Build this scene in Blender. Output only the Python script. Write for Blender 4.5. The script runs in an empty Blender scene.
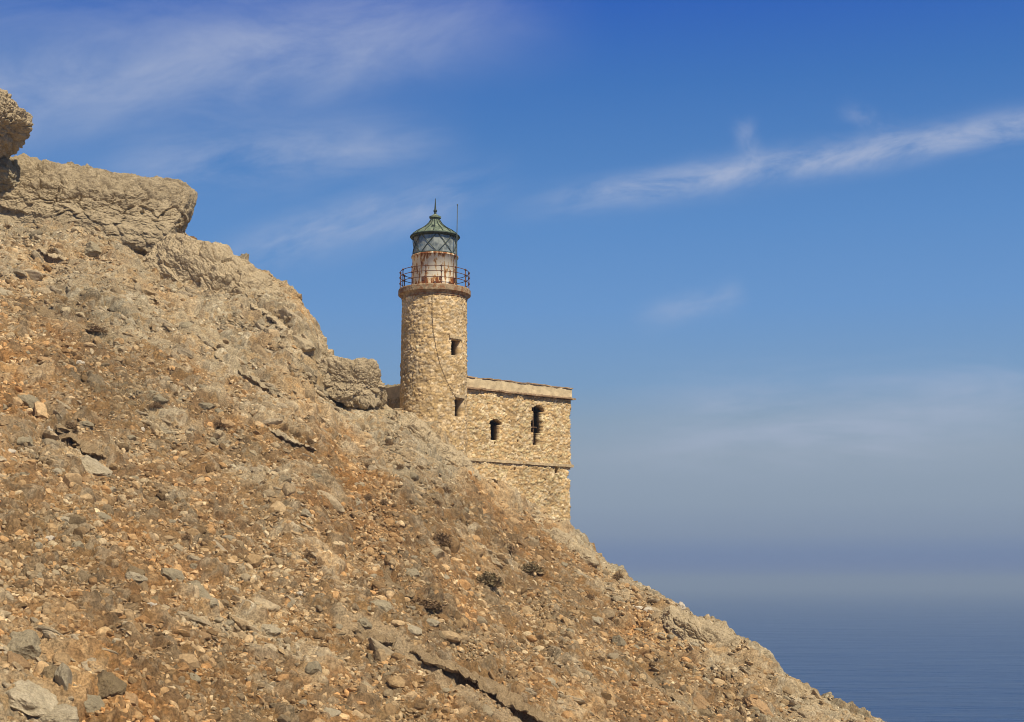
import bpy, bmesh, math
import numpy as np
from mathutils import Vector, Matrix, Euler

SC = bpy.context.scene
COL = SC.collection
rng = np.random.default_rng(11)
R = math.radians

# ------------------------------------------------------------------ camera, sky, sun, exposure
F = 1407.0                       # focal length in pixels of a 1024 px wide picture
PITCH = math.atan(222.0 / F)     # the horizon lies 222 px under the middle
SEA_Z = -45.0

cam_d = bpy.data.cameras.new("camera")
cam_d.lens = F * 36.0 / 1024.0
cam_d.sensor_width = 36.0
cam_d.clip_start = 0.5
cam_d.clip_end = 120000.0
cam = bpy.data.objects.new("camera", cam_d)
COL.objects.link(cam)
cam.rotation_euler = (math.pi / 2 + PITCH, 0, 0)
SC.camera = cam

SUN_EL, SUN_AZ = R(49), R(34)    # azimuth measured from straight behind the camera towards +x
SUN = Vector((math.sin(SUN_AZ) * math.cos(SUN_EL), -math.cos(SUN_AZ) * math.cos(SUN_EL), math.sin(SUN_EL)))
sun_d = bpy.data.lights.new("sun", 'SUN')
sun_d.energy = 5.0
sun_d.angle = R(0.5)
sun_d.color = (1.0, 0.89, 0.71)
sun = bpy.data.objects.new("sun", sun_d)
COL.objects.link(sun)
sun.rotation_euler = SUN.to_track_quat('Z', 'Y').to_euler()
sun.location = (30, -40, 60)

SC.view_settings.view_transform = 'Standard'
SC.view_settings.look = 'None'
SC.view_settings.exposure = 0.0
SC.view_settings.gamma = 1.0
SC.view_settings.use_curve_mapping = False
SC.cycles.max_bounces = 6
SC.cycles.transparent_max_bounces = 12
SC.cycles.volume_bounces = 0
SC.cycles.filter_width = 1.0


def ray(u, v):
    cx, cy = (u - 512.0) / F, (361.0 - v) / F
    return cx, math.cos(PITCH) - cy * math.sin(PITCH), math.sin(PITCH) + cy * math.cos(PITCH)


def AE(u, v):
    """slopes x/y and z/y of the ray through a point of the picture"""
    x, y, z = ray(u, v)
    return x / y, z / y


def P(u, v, y):
    a, e = AE(u, v)
    return np.array((a * y, y, e * y))


def to_uv(x, y, z):
    fw = y * math.cos(PITCH) + z * math.sin(PITCH)
    up = -y * math.sin(PITCH) + z * math.cos(PITCH)
    return 512 + F * x / fw, 361 - F * up / fw


def s2l(c):
    return tuple(((x / 255) / 12.92 if x / 255 <= 0.04045 else ((x / 255 + 0.055) / 1.055) ** 2.4) for x in c)


class NT:
    """small helper to write node trees as expressions"""
    def __init__(self, tree):
        self.t = tree
        self.n = tree.nodes

    def node(self, kind, **kw):
        n = self.n.new(kind)
        for k, v in kw.items():
            setattr(n, k, v)
        return n

    def put(self, sock, val):
        if isinstance(val, bpy.types.NodeSocket):
            self.t.links.new(val, sock)
        elif val is not None:
            sock.default_value = val

    def m(self, op, a, b=None, c=None, clamp=False):
        n = self.node('ShaderNodeMath', operation=op, use_clamp=clamp)
        self.put(n.inputs[0], a)
        self.put(n.inputs[1], b)
        self.put(n.inputs[2], c)
        return n.outputs[0]

    def mix(self, fac, a, b, blend='MIX'):
        n = self.node('ShaderNodeMix', data_type='RGBA', blend_type=blend)
        self.put(n.inputs[0], fac)
        self.put(n.inputs[6], (*a, 1) if isinstance(a, tuple) and len(a) == 3 else a)
        self.put(n.inputs[7], (*b, 1) if isinstance(b, tuple) and len(b) == 3 else b)
        return n.outputs[2]

    def ramp(self, fac, stops, interp='LINEAR'):
        n = self.node('ShaderNodeValToRGB')
        n.color_ramp.interpolation = interp
        els = n.color_ramp.elements
        while len(els) < len(stops):
            els.new(0.5)
        for e, (p, c) in zip(els, stops):
            e.position = p
            e.color = (*c, 1) if len(c) == 3 else c
        self.put(n.inputs[0], fac)
        return n.outputs[0]

    def mr(self, val, a, b, c=0.0, d=1.0, kind='SMOOTHSTEP'):
        n = self.node('ShaderNodeMapRange', interpolation_type=kind)
        self.put(n.inputs[0], val)
        for i, x in zip((1, 2, 3, 4), (a, b, c, d)):
            n.inputs[i].default_value = x
        return n.outputs[0]

    def noise(self, vec, scale, detail=4.0, rough=0.55, dist=0.0, out=0):
        n = self.node('ShaderNodeTexNoise')
        self.put(n.inputs['Vector'], vec)
        n.inputs['Scale'].default_value = scale
        n.inputs['Detail'].default_value = detail
        n.inputs['Roughness'].default_value = rough
        n.inputs['Distortion'].default_value = dist
        return n.outputs[out]

    def xyz(self, x, y, z):
        n = self.node('ShaderNodeCombineXYZ')
        self.put(n.inputs[0], x)
        self.put(n.inputs[1], y)
        self.put(n.inputs[2], z)
        return n.outputs[0]

    def vmul(self, v, s):
        n = self.node('ShaderNodeVectorMath', operation='MULTIPLY')
        self.put(n.inputs[0], v)
        n.inputs[1].default_value = s
        return n.outputs[0]


SKY_STRENGTH = 0.06
world = bpy.data.worlds.new("World")
SC.world = world
world.use_nodes = True
W = NT(world.node_tree)
W.n.clear()
sky = W.node('ShaderNodeTexSky', sky_type='NISHITA')
sky.sun_disc = False
sky.sun_elevation = SUN_EL
sky.sun_rotation = math.atan2(SUN.x, SUN.y)
sky.altitude = 50
sky.air_density = 1.0
sky.dust_density = 0.6
sky.ozone_density = 2.0
geo = W.node('ShaderNodeTexCoord')
sep = W.node('ShaderNodeSeparateXYZ')
W.put(sep.inputs[0], geo.outputs['Generated'])
dx, dy, dz = sep.outputs
dyc = W.m('MAXIMUM', dy, 0.05)
wa = W.m('DIVIDE', dx, dyc)      # azimuth slope
we = W.m('DIVIDE', dz, W.m('MAXIMUM', W.m('SQRT', W.m('ADD', W.m('MULTIPLY', dx, dx), W.m('MULTIPLY', dy, dy))), 0.05))


def sky_c(c):
    return tuple(min(x / SKY_STRENGTH / 20.0, 1.0) for x in s2l(c))   # x10 after the ramp


def E(v):
    return AE(512, v)[1]


stops = [(583, (90, 112, 170)), (572, (93, 115, 170)), (556, (108, 129, 170)), (535, (132, 148, 172)), (505, (143, 159, 178)), (455, (147, 164, 182)), (420, (138, 162, 186)),
         (385, (122, 158, 196)), (310, (106, 151, 204)), (230, (92, 141, 200)), (150, (78, 128, 191)), (85, (64, 116, 186)), (0, (48, 98, 184))]
grad = W.ramp(W.m('DIVIDE', we, 0.5), [(max(0.0, E(v) / 0.5), sky_c(c)) for v, c in stops] + [(0.98, sky_c((40, 86, 170)))])
grad = W.mix(1.0, grad, (20.0, 20.0, 20.0), 'MULTIPLY')
low = W.mr(we, 0.42, 0.9, 1.0, 0.0)
base = W.mix(low, sky.outputs[0], grad)
wf = W.m('DIVIDE', dz, dyc)


def band(u0, v0, u1, v1, width, amp, stretch, scale, seed, lo, hi, fade0=0.1, fade1=0.1):
    """a streak of cirrus along a line over the sky"""
    a0, e0 = AE(u0, v0)
    a1, e1 = AE(u1, v1)
    L = math.hypot(a1 - a0, e1 - e0)
    ux, uz = (a1 - a0) / L, (e1 - e0) / L
    ra = W.m('SUBTRACT', wa, a0)
    re = W.m('SUBTRACT', wf, e0)
    t = W.m('ADD', W.m('MULTIPLY', ra, ux), W.m('MULTIPLY', re, uz))
    d = W.m('SUBTRACT', W.m('MULTIPLY', re, ux), W.m('MULTIPLY', ra, uz))
    vec = W.xyz(W.m('MULTIPLY', t, 1.0 / stretch), seed, d)
    wob = W.m('MULTIPLY', W.m('SUBTRACT', W.noise(vec, 18.0, 2.0), 0.5), width * 0.9)
    d2 = W.m('DIVIDE', W.m('ADD', d, wob), width)
    prof = W.m('EXPONENT', W.m('MULTIPLY', W.m('MULTIPLY', d2, d2), -1.0))
    nz = W.mr(W.noise(vec, scale, 9.0, 0.62, 0.35), lo, hi)
    lim = W.m('MULTIPLY', W.mr(t, -fade0 * L * 0.5, fade0 * L), W.mr(t, L * (1 - fade1), L * (1 + fade1 * 0.5), 1.0, 0.0))
    return W.m('MULTIPLY', W.m('MULTIPLY', prof, nz), W.m('MULTIPLY', lim, amp))


clouds = [band(540, 206, 1060, 120, 0.0115, 0.72, 3.0, 42.0, 1.3, 0.26, 0.70, 0.25, 0.02),
          band(742, 118, 756, 172, 0.0075, 0.30, 1.2, 60.0, 7.1, 0.25, 0.7, 0.3, 0.2),
          band(840, 108, 905, 140, 0.0080, 0.22, 1.2, 60.0, 9.1, 0.25, 0.7, 0.3, 0.3),
          band(-80, 104, 515, 12, 0.0380, 0.74, 2.4, 20.0, 2.7, 0.05, 0.82, 0.05, 0.34),
          band(-80, 30, 300, -10, 0.0260, 0.26, 4.0, 26.0, 5.7, 0.25, 0.85, 0.05, 0.2),
          band(90, 176, 440, 140, 0.0220, 0.60, 4.0, 30.0, 3.9, 0.25, 0.8, 0.3, 0.3),
          band(215, 262, 500, 180, 0.0170, 0.62, 3.0, 34.0, 4.4, 0.25, 0.8, 0.3, 0.3),
          band(640, 320, 745, 292, 0.0090, 0.30, 2.0, 50.0, 6.2, 0.2, 0.7, 0.4, 0.15),
          band(640, 408, 1150, 392, 0.0260, 0.50, 5.0, 30.0, 8.2, 0.3, 0.75, 0.3, 0.1),
          band(600, 450, 1000, 440, 0.0200, 0.42, 5.0, 30.0, 3.2, 0.3, 0.75, 0.4, 0.4)]
ctot = clouds[0]
for c in clouds[1:]:
    ctot = W.m('ADD', ctot, c)
ctot = W.m('MULTIPLY', W.m('MINIMUM', ctot, 0.8), W.mr(dy, 0.3, 0.6))
base = W.mix(ctot, base, tuple(20 * x for x in sky_c((182, 191, 214))))
bg = W.node('ShaderNodeBackground')
W.put(bg.inputs[0], base)
bg.inputs[1].default_value = SKY_STRENGTH
out = W.node('ShaderNodeOutputWorld')
W.t.links.new(bg.outputs[0], out.inputs[0])


# ------------------------------------------------------------------ noise in numpy
def _hash(ix, iy, iz, seed):
    with np.errstate(over='ignore'):
        h = ix.astype(np.uint32) * np.uint32(374761393) + iy.astype(np.uint32) * np.uint32(668265263) + iz.astype(np.uint32) * np.uint32(1274126177) + np.uint32(seed * 7919 + 13)
        h = (h ^ (h >> np.uint32(13))) * np.uint32(1274126177)
        h = (h ^ (h >> np.uint32(16))) * np.uint32(2246822519)
        return h ^ (h >> np.uint32(15))


def perlin(p, freq, seed=0):
    q = p * np.asarray(freq)
    i = np.floor(q).astype(np.int64)
    f = (q - i).astype(np.float32)
    w = f * f * f * (f * (f * 6 - 15) + 10)
    r = np.zeros(len(p), np.float32)
    for cx in (0, 1):
        wx = w[:, 0] if cx else 1 - w[:, 0]
        for cy in (0, 1):
            wy = w[:, 1] if cy else 1 - w[:, 1]
            for cz in (0, 1):
                wz = w[:, 2] if cz else 1 - w[:, 2]
                h = _hash(i[:, 0] + cx, i[:, 1] + cy, i[:, 2] + cz, seed)
                gx = (h & np.uint32(1023)).astype(np.float32) / 511.5 - 1
                gy = ((h >> np.uint32(10)) & np.uint32(1023)).astype(np.float32) / 511.5 - 1
                gz = ((h >> np.uint32(20)) & np.uint32(1023)).astype(np.float32) / 511.5 - 1
                r += wx * wy * wz * (gx * (f[:, 0] - cx) + gy * (f[:, 1] - cy) + gz * (f[:, 2] - cz))
    return r * 1.3


def fbm(p, freq, octv=4, seed=0, gain=0.5):
    r, a, fr = 0, 1.0, np.asarray(freq, float)
    for k in range(octv):
        r = r + a * perlin(p, fr, seed + k * 31)
        a *= gain
        fr = fr * 2.03
    return r


def ridged(p, freq, octv=4, seed=0, gain=0.5):
    r, a, fr = 0, 1.0, np.asarray(freq, float)
    for k in range(octv):
        r = r + a * (1 - 2.6 * np.abs(perlin(p, fr, seed + k * 31)))
        a *= gain
        fr = fr * 2.03
    return r


def worley2(x, y, seed=0):
    ix, iy = np.floor(x).astype(np.int64), np.floor(y).astype(np.int64)
    f1 = np.full(len(x), 9.0, np.float32)
    f2 = f1.copy()
    cid = np.zeros(len(x), np.uint32)
    z = np.zeros(len(x), np.int64)
    for i in (-1, 0, 1):
        for j in (-1, 0, 1):
            h = _hash(ix + i, iy + j, z, seed)
            px = ix + i + (h & np.uint32(0xffff)).astype(np.float32) / 65535
            py = iy + j + (h >> np.uint32(16)).astype(np.float32) / 65535
            d = np.sqrt((px - x) ** 2 + (py - y) ** 2).astype(np.float32)
            near = d < f1
            f2 = np.where(near, f1, np.minimum(f2, d))
            cid = np.where(near, h, cid)
            f1 = np.where(near, d, f1)
    return f1, f2, (_hash(cid.astype(np.int64), z, z, seed + 5) & np.uint32(0xffff)).astype(np.float32) / 65535


def worley3(p, seed=0):
    ip = np.floor(p).astype(np.int64)
    f1 = np.full(len(p), 9.0, np.float32)
    f2 = f1.copy()
    cid = np.zeros(len(p), np.uint32)
    z = np.zeros(len(p), np.int64)
    for i in (-1, 0, 1):
        for j in (-1, 0, 1):
            for k in (-1, 0, 1):
                h = _hash(ip[:, 0] + i, ip[:, 1] + j, ip[:, 2] + k, seed)
                o = np.stack([(h & np.uint32(1023)), (h >> np.uint32(10)) & np.uint32(1023), (h >> np.uint32(20)) & np.uint32(1023)], 1).astype(np.float32) / 1023
                d = np.sqrt(((ip + (i, j, k) + o - p) ** 2).sum(1)).astype(np.float32)
                near = d < f1
                f2 = np.where(near, f1, np.minimum(f2, d))
                cid = np.where(near, h, cid)
                f1 = np.where(near, d, f1)
    return f1, f2, (_hash(cid.astype(np.int64), z, z, seed + 5) & np.uint32(0xffff)).astype(np.float32) / 65535


def sstep(x, a, b):
    t = np.clip((x - a) / (b - a), 0, 1)
    return t * t * (3 - 2 * t)


# ------------------------------------------------------------------ mesh and object helpers
def mesh_np(name, V, Fc, color=None, smooth=True, mat=None):
    """mesh from arrays; Fc is one (n,k) array or a list of such arrays"""
    me = bpy.data.meshes.new(name)
    V = np.asarray(V, np.float32)
    Fs = Fc if isinstance(Fc, list) else [Fc]
    Fs = [np.asarray(f, np.int32) for f in Fs if len(f)]
    me.vertices.add(len(V))
    me.vertices.foreach_set('co', V.ravel())
    nl = sum(f.size for f in Fs)
    npoly = sum(len(f) for f in Fs)
    me.loops.add(nl)
    me.loops.foreach_set('vertex_index', np.concatenate([f.ravel() for f in Fs]))
    me.polygons.add(npoly)
    starts, o = [], 0
    for f in Fs:
        starts.append(o + np.arange(len(f)) * f.shape[1])
        o += f.size
    me.polygons.foreach_set('loop_start', np.concatenate(starts).astype(np.int32))
    me.polygons.foreach_set('use_smooth', np.full(npoly, smooth))
    me.update(calc_edges=True)
    if color is not None:
        at = me.attributes.new('tint', 'FLOAT_COLOR', 'POINT')
        c = np.ones((len(V), 4), np.float32)
        c[:, :3] = color
        at.data.foreach_set('color', c.ravel())
    if mat:
        me.materials.append(mat)
    return me


def link(name, me, parent=None, **props):
    o = bpy.data.objects.new(name, me)
    COL.objects.link(o)
    if parent is not None:
        o.parent = parent
    for k, v in props.items():
        if v is not None:
            o[k] = v
    return o


def thing(name, label, cat, loc=(0, 0, 0), rotz=0.0, group=None):
    o = bpy.data.objects.new(name, None)
    COL.objects.link(o)
    o.empty_display_size = 0.5
    o.location = loc
    o.rotation_euler = (0, 0, rotz)
    o['label'], o['category'] = label, cat
    if group:
        o['group'] = group
    return o


class MB:
    """collects simple shapes into one mesh"""
    def __init__(self):
        self.V, self.T, self.Q, self.n = [], [], [], 0

    def add(self, V, quads=(), tris=()):
        V = np.asarray(V, float)
        if len(quads):
            self.Q.append(np.asarray(quads) + self.n)
        if len(tris):
            self.T.append(np.asarray(tris) + self.n)
        self.V.append(V)
        self.n += len(V)

    def box(self, c, d, rot=None):
        s = np.array([(-1, -1, -1), (1, -1, -1), (1, 1, -1), (-1, 1, -1), (-1, -1, 1), (1, -1, 1), (1, 1, 1), (-1, 1, 1)]) * np.asarray(d) / 2
        if rot is not None:
            s = s @ np.array(rot).T
        self.add(s + np.asarray(c), [(0, 3, 2, 1), (4, 5, 6, 7), (0, 1, 5, 4), (1, 2, 6, 5), (2, 3, 7, 6), (3, 0, 4, 7)])

    def lathe(self, prof, n=48, c=(0, 0, 0), closed=False):
        prof = np.asarray(prof, float)
        th = np.linspace(0, 2 * np.pi, n, endpoint=False)
        V = np.stack([np.outer(prof[:, 0], np.sin(th)), np.outer(prof[:, 0], -np.cos(th)), np.repeat(prof[:, 1:2], n, 1)], 2).reshape(-1, 3) + np.asarray(c)
        m = len(prof)
        q = []
        for i in range(m if closed else m - 1):
            i2 = (i + 1) % m
            for j in range(n):
                k = (j + 1) % n
                q.append((i * n + j, i * n + k, i2 * n + k, i2 * n + j))
        self.add(V, q)

    def tube(self, pts, r, n=6):
        pts = np.asarray(pts, float)
        rr = np.broadcast_to(np.asarray(r, float), (len(pts),))
        rings = []
        for i, p in enumerate(pts):
            d = pts[min(i + 1, len(pts) - 1)] - pts[max(i - 1, 0)]
            d = d / (np.linalg.norm(d) + 1e-9)
            a = np.cross(d, (0, 0, 1) if abs(d[2]) < 0.9 else (1, 0, 0))
            a /= np.linalg.norm(a)
            b = np.cross(d, a)
            th = np.linspace(0, 2 * np.pi, n, endpoint=False)
            rings.append(p + rr[i] * (np.outer(np.cos(th), a) + np.outer(np.sin(th), b)))
        V = np.concatenate(rings)
        q = [(i * n + j, i * n + (j + 1) % n, (i + 1) * n + (j + 1) % n, (i + 1) * n + j) for i in range(len(pts) - 1) for j in range(n)]
        t = [(0, j + 1, j) for j in range(1, n - 1)] + [((len(pts) - 1) * n, (len(pts) - 1) * n + j, (len(pts) - 1) * n + j + 1) for j in range(1, n - 1)]
        self.add(V, q, t)

    def ball(self, c, r, n=8):
        prof = [(max(1e-4, r * math.sin(t)), -r * math.cos(t)) for t in np.linspace(0, np.pi, 6)]
        self.lathe(prof, n, c)

    def build(self, name, mat, parent=None, smooth=False, **props):
        me = mesh_np(name, np.concatenate(self.V), [np.concatenate(x) for x in (self.Q, self.T) if x], smooth=smooth, mat=mat)
        return link(name, me, parent, **props)


_ico = {}


def ico(level):
    if level not in _ico:
        bm = bmesh.new()
        bmesh.ops.create_icosphere(bm, subdivisions=level, radius=1.0)
        V = np.array([v.co[:] for v in bm.verts])
        Fc = np.array([[v.index for v in f.verts] for f in bm.faces])
        bm.free()
        _ico[level] = (V / np.linalg.norm(V, axis=1)[:, None], Fc)
    return _ico[level]


# ------------------------------------------------------------------ materials
def new_mat(name):
    m = bpy.data.materials.new(name)
    m.use_nodes = True
    m.node_tree.nodes.clear()
    t = NT(m.node_tree)
    b = t.node('ShaderNodeBsdfPrincipled')
    o = t.node('ShaderNodeOutputMaterial')
    t.t.links.new(b.outputs[0], o.inputs[0])
    b.inputs['Roughness'].default_value = 0.95
    b.inputs['Specular IOR Level'].default_value = 0.15
    return m, t, b


def bump(t, b, h, dist, strength=1.0):
    n = t.node('ShaderNodeBump')
    n.inputs['Distance'].default_value = dist
    n.inputs['Strength'].default_value = strength
    t.put(n.inputs['Height'], h)
    t.t.links.new(n.outputs[0], b.inputs['Normal'])


def tint_mat(name, fine=7.0, amt=0.35, bscale=16.0, bdist=0.03):
    """colour carried by the mesh, broken up by mineral grain"""
    m, t, b = new_mat(name)
    at = t.node('ShaderNodeAttribute', attribute_name='tint')
    co = t.node('ShaderNodeTexCoord').outputs['Object']
    n1 = t.noise(co, fine, 6.0, 0.65)
    k = t.mr(n1, 0.3, 0.7, 1 - amt, 1 + amt)
    t.put(b.inputs['Base Color'], t.mix(1.0, at.outputs['Color'], t.xyz(k, k, k), 'MULTIPLY'))
    bump(t, b, t.noise(co, bscale, 5.0, 0.6), bdist)
    return m


def rock_mat(name, c1, c2, c3, scale=1.0):
    m, t, b = new_mat(name)
    tc = t.node('ShaderNodeTexCoord').outputs['Object']
    inf = t.node('ShaderNodeObjectInfo')
    off = t.node('ShaderNodeVectorMath', operation='ADD')
    t.put(off.inputs[0], t.vmul(tc, (scale, scale, scale)))
    rv = t.m('MULTIPLY', inf.outputs['Random'], 37.0)
    t.put(off.inputs[1], t.xyz(rv, rv, rv))
    co = off.outputs[0]
    a = t.mix(t.mr(t.noise(co, 1.6, 6.0, 0.62), 0.38, 0.62), c1, c2)
    a = t.mix(t.mr(t.noise(co, 3.4, 6.0, 0.7, 0.4), 0.55, 0.72), a, c3)
    k = t.m('MULTIPLY', t.mr(t.noise(co, 14.0, 5.0, 0.7), 0.3, 0.7, 0.72, 1.25), t.mr(inf.outputs['Random'], 0.0, 1.0, 0.82, 1.15, 'LINEAR'))
    t.put(b.inputs['Base Color'], t.mix(1.0, a, t.xyz(k, k, k), 'MULTIPLY'))
    bump(t, b, t.noise(co, 7.0, 7.0, 0.65), 0.06)
    return m


def flat_mat(name, c, rough=0.6, metal=0.0, var=0.25, scale=6.0, c2=None, lo=0.5, hi=0.65, bd=0.0):
    m, t, b = new_mat(name)
    co = t.node('ShaderNodeTexCoord').outputs['Object']
    k = t.mr(t.noise(co, scale, 5.0, 0.6), 0.3, 0.7, 1 - var, 1 + var)
    col = t.mix(1.0, c, t.xyz(k, k, k), 'MULTIPLY')
    if c2:
        col = t.mix(t.mr(t.noise(co, scale * 0.8, 6.0, 0.7), lo, hi), col, c2)
    t.put(b.inputs['Base Color'], col)
    b.inputs['Roughness'].default_value = rough
    b.inputs['Metallic'].default_value = metal
    if bd:
        bump(t, b, t.noise(co, scale * 2, 5.0), bd)
    return m


M_GROUND = tint_mat('hillside_ground', 12.0, 0.42, 24.0, 0.04)
M_STONES = tint_mat('loose_stones', 9.0, 0.28, 18.0, 0.02)
M_MASON = tint_mat('rubble_masonry', 9.0, 0.22, 18.0, 0.02)
M_BEIGE = rock_mat('beige_limestone', (0.44, 0.350, 0.218), (0.365, 0.288, 0.178), (0.29, 0.21, 0.115))
M_GREY = rock_mat('grey_limestone', (0.35, 0.29, 0.185), (0.28, 0.23, 0.145), (0.41, 0.34, 0.22))
M_PALE = rock_mat('pale_limestone', (0.42, 0.35, 0.235), (0.345, 0.285, 0.185), (0.29, 0.22, 0.135))
M_OCHRE = rock_mat('ochre_stone', (0.42, 0.27, 0.135), (0.36, 0.23, 0.115), (0.40, 0.30, 0.18))
M_BROWN = rock_mat('brown_stone', (0.25, 0.185, 0.10), (0.20, 0.145, 0.08), (0.30, 0.23, 0.14))
M_EARTH = rock_mat('earthy_rock', (0.30, 0.215, 0.118), (0.24, 0.17, 0.092), (0.36, 0.275, 0.17))
M_WHITE = rock_mat('white_stone', (0.66, 0.58, 0.45), (0.58, 0.50, 0.38), (0.48, 0.39, 0.27))

# ------------------------------------------------------------------ the hillside
S, PHI, C0 = 0.65, R(45), -29.2
sp, cp = math.sin(PHI), math.cos(PHI)
crest = np.array([(-900, 60, 96), (-300, 150, 94), (0, 186, 90), (100, 200, 90), (197, 246, 88), (240, 262, 86.5), (285, 286, 84), (305, 312, 82), (322, 344, 80.5), (336, 374, 79), (360, 392, 78), (386, 408, 77), (402, 410, 76.6),
                  (435, 431, 76.8), (470, 466, 77.2), (520, 499, 79), (572, 527, 80.8), (605, 561, 78.5), (640, 586, 76), (700, 618, 73), (745, 641, 71), (785, 680, 69), (872, 722, 66), (1000, 790, 63), (1250, 900, 60), (2600, 1500, 55)], float)
cr_a = (crest[:, 0] - 512) / F
cr_e = np.array([AE(u, v)[1] for u, v, _ in crest])

inner = np.arange(-0.42, 0.4201, 0.0009)
outer = 0.42 + np.cumsum(0.004 * 1.055 ** np.arange(58))
A = np.concatenate([-outer[::-1], inner, outer])
Yn = np.arange(36.0, 94.0, 0.085)
Yf = 94 + np.cumsum(0.1 * 1.06 ** np.arange(76))
Y = np.concatenate([np.linspace(-30, 35, 40), Yn, Yf])
AA, YY = np.meshgrid(A, Y)
XX = AA * np.maximum(YY, 30.0)
sh = AA.shape
yc = np.interp(A, cr_a, crest[:, 2])
ec = np.interp(A, cr_a, cr_e)
zc = yc * ec
plane = lambda x, y: S * (-x * sp + y * cp) + C0
zp = plane(XX, YY)
corr = (zc - plane(A * yc, yc))[None, :] * sstep(YY, yc[None, :] - 34, yc[None, :])
front = zp + corr
back = zc[None, :] - 0.10 * np.maximum(YY - yc[None, :], 0) - 0.012 * np.maximum(YY - yc[None, :], 0) ** 2 - 0.35 * np.maximum(YY - yc[None, :] - 14, 0) + 30 * np.maximum(yc[None, :] - YY, 0)
k_ = 0.9
hh = np.clip(0.5 + 0.5 * (back - front) / k_, 0, 1)
ZZ = back * (1 - hh) + front * hh - k_ * hh * (1 - hh)
# a further shoulder of the hill, seen in the gap beside the tower
hx, _, hz = P(400, 389, 104)
ZZ = np.maximum(ZZ, hz - 0.03 * np.abs(XX - hx) - 1.3 * np.maximum(np.abs(XX - hx) - 2.5, 0) - 0.05 * np.abs(YY - 104) - 0.5 * np.maximum(np.abs(YY - 104) - 6, 0))
# the near bank of the gully, on which the camera stands
ZZ = np.maximum(ZZ, np.where(YY < 36, -1.7 - 0.42 * np.maximum(YY, -2) - 0.25 * XX * (XX > 0), -1e9))

pts = np.stack([XX.ravel(), YY.ravel(), ZZ.ravel()], 1)
uu, vv = to_uv(XX, np.maximum(YY, 20), ZZ)
line = np.interp(uu, [-300, 0, 90, 150, 210, 330, 400, 480, 572, 640, 700, 760, 900], [250, 300, 318, 350, 385, 440, 470, 494, 552, 614, 660, 700, 760])
wob = (fbm(pts, 0.22, 4, 3) * 38).reshape(sh)
rock = sstep(line - vv + wob, -16, 16)
rock = np.maximum(rock, sstep(1.1 - np.hypot((uu - 35) / 75, (vv - 690) / 55) + wob / 60, 0, 0.3) * 0.8)
rock = np.maximum(rock, sstep(1.0 - np.hypot((uu - 30) / 110, (vv - 450) / 26) + wob / 60, 0, 0.3) * 0.6)
rock = np.maximum(rock, (sstep(fbm(pts, 0.33, 4, 9), 0.22, 0.42) * 0.75).reshape(sh))
rock = np.where(YY > 95, 0.6, rock)
rk = rock.ravel()

# shape of the ground: large swells, downhill ribs, crags, sunk stones and rubble
along = pts[:, 0] * sp - pts[:, 1] * cp          # down the slope
cross = pts[:, 0] * cp + pts[:, 1] * sp
rib = np.stack([cross * 0.42, along * 0.09, pts[:, 2] * 0.0 + 2.0], 1)
dz = 0.55 * fbm(pts, 0.11, 3, 21)
dz += 0.42 * fbm(rib, 1.0, 3, 41)
stra = np.stack([pts[:, 0] * 0.35, pts[:, 1] * 0.35, pts[:, 2] * 1.15 + pts[:, 0] * 0.35], 1)
crag = ridged(stra, 0.7, 3, 61, 0.45)
lump = rk * 0.31 * crag + (1 - rk) * 0.17 * ridged(pts, 0.55, 3, 81, 0.5)
f1, f2, cid = worley2((pts[:, 0] + 0.5 * fbm(pts, 0.6, 3, 70)) / 2.1 + 0.4 * pts[:, 2], (pts[:, 1] + 0.5 * fbm(pts, 0.6, 3, 71)) / 2.1, 77)
crk = np.exp(-(f2 - f1) * 9) * sstep(fbm(pts, 0.4, 3, 78), -0.25, 0.2)
lump += rk * (0.40 * (cid - 0.5) * np.clip((f2 - f1) * 4, 0, 1) - 0.28 * crk)
n2 = fbm(pts, 1.3, 2, 91) * 0.35
tone = np.zeros(len(pts), np.float32)
pick = np.zeros(len(pts), np.float32)
for cell, amp, share, seed in ((1.25, 0.20, 0.30, 1), (0.62, 0.115, 0.45, 2), (0.33, 0.07, 0.6, 3)):
    f1, f2, cid = worley2((pts[:, 0] * 1.1 + n2 * cell) / cell, (pts[:, 1] * 1.1 + n2 * cell * 0.7) / cell, seed)
    on = (cid < share)
    h = sstep(f2 - f1, 0.0, 0.62)
    lump = lump + on * h * amp * (0.5 + cid / share * 0.6)
    lift = on * sstep(h, 0.25, 0.6)
    tone = np.where(lift > 0.3, lift, tone * 1.0)
    pick = np.where(lift > 0.3, np.modf(cid * 97.3)[0], pick)
lump = lump + 0.045 * fbm(pts, 2.8, 2, 120, 0.5) * (0.7 + 0.9 * rk)
dz = dz + lump
lump = lump.reshape(sh) * sstep(YY, 34, 38) * (1 - sstep(YY, 92, 96))
dz = dz.reshape(sh) * np.where(YY < 36, 0.5, 1.0)

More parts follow.
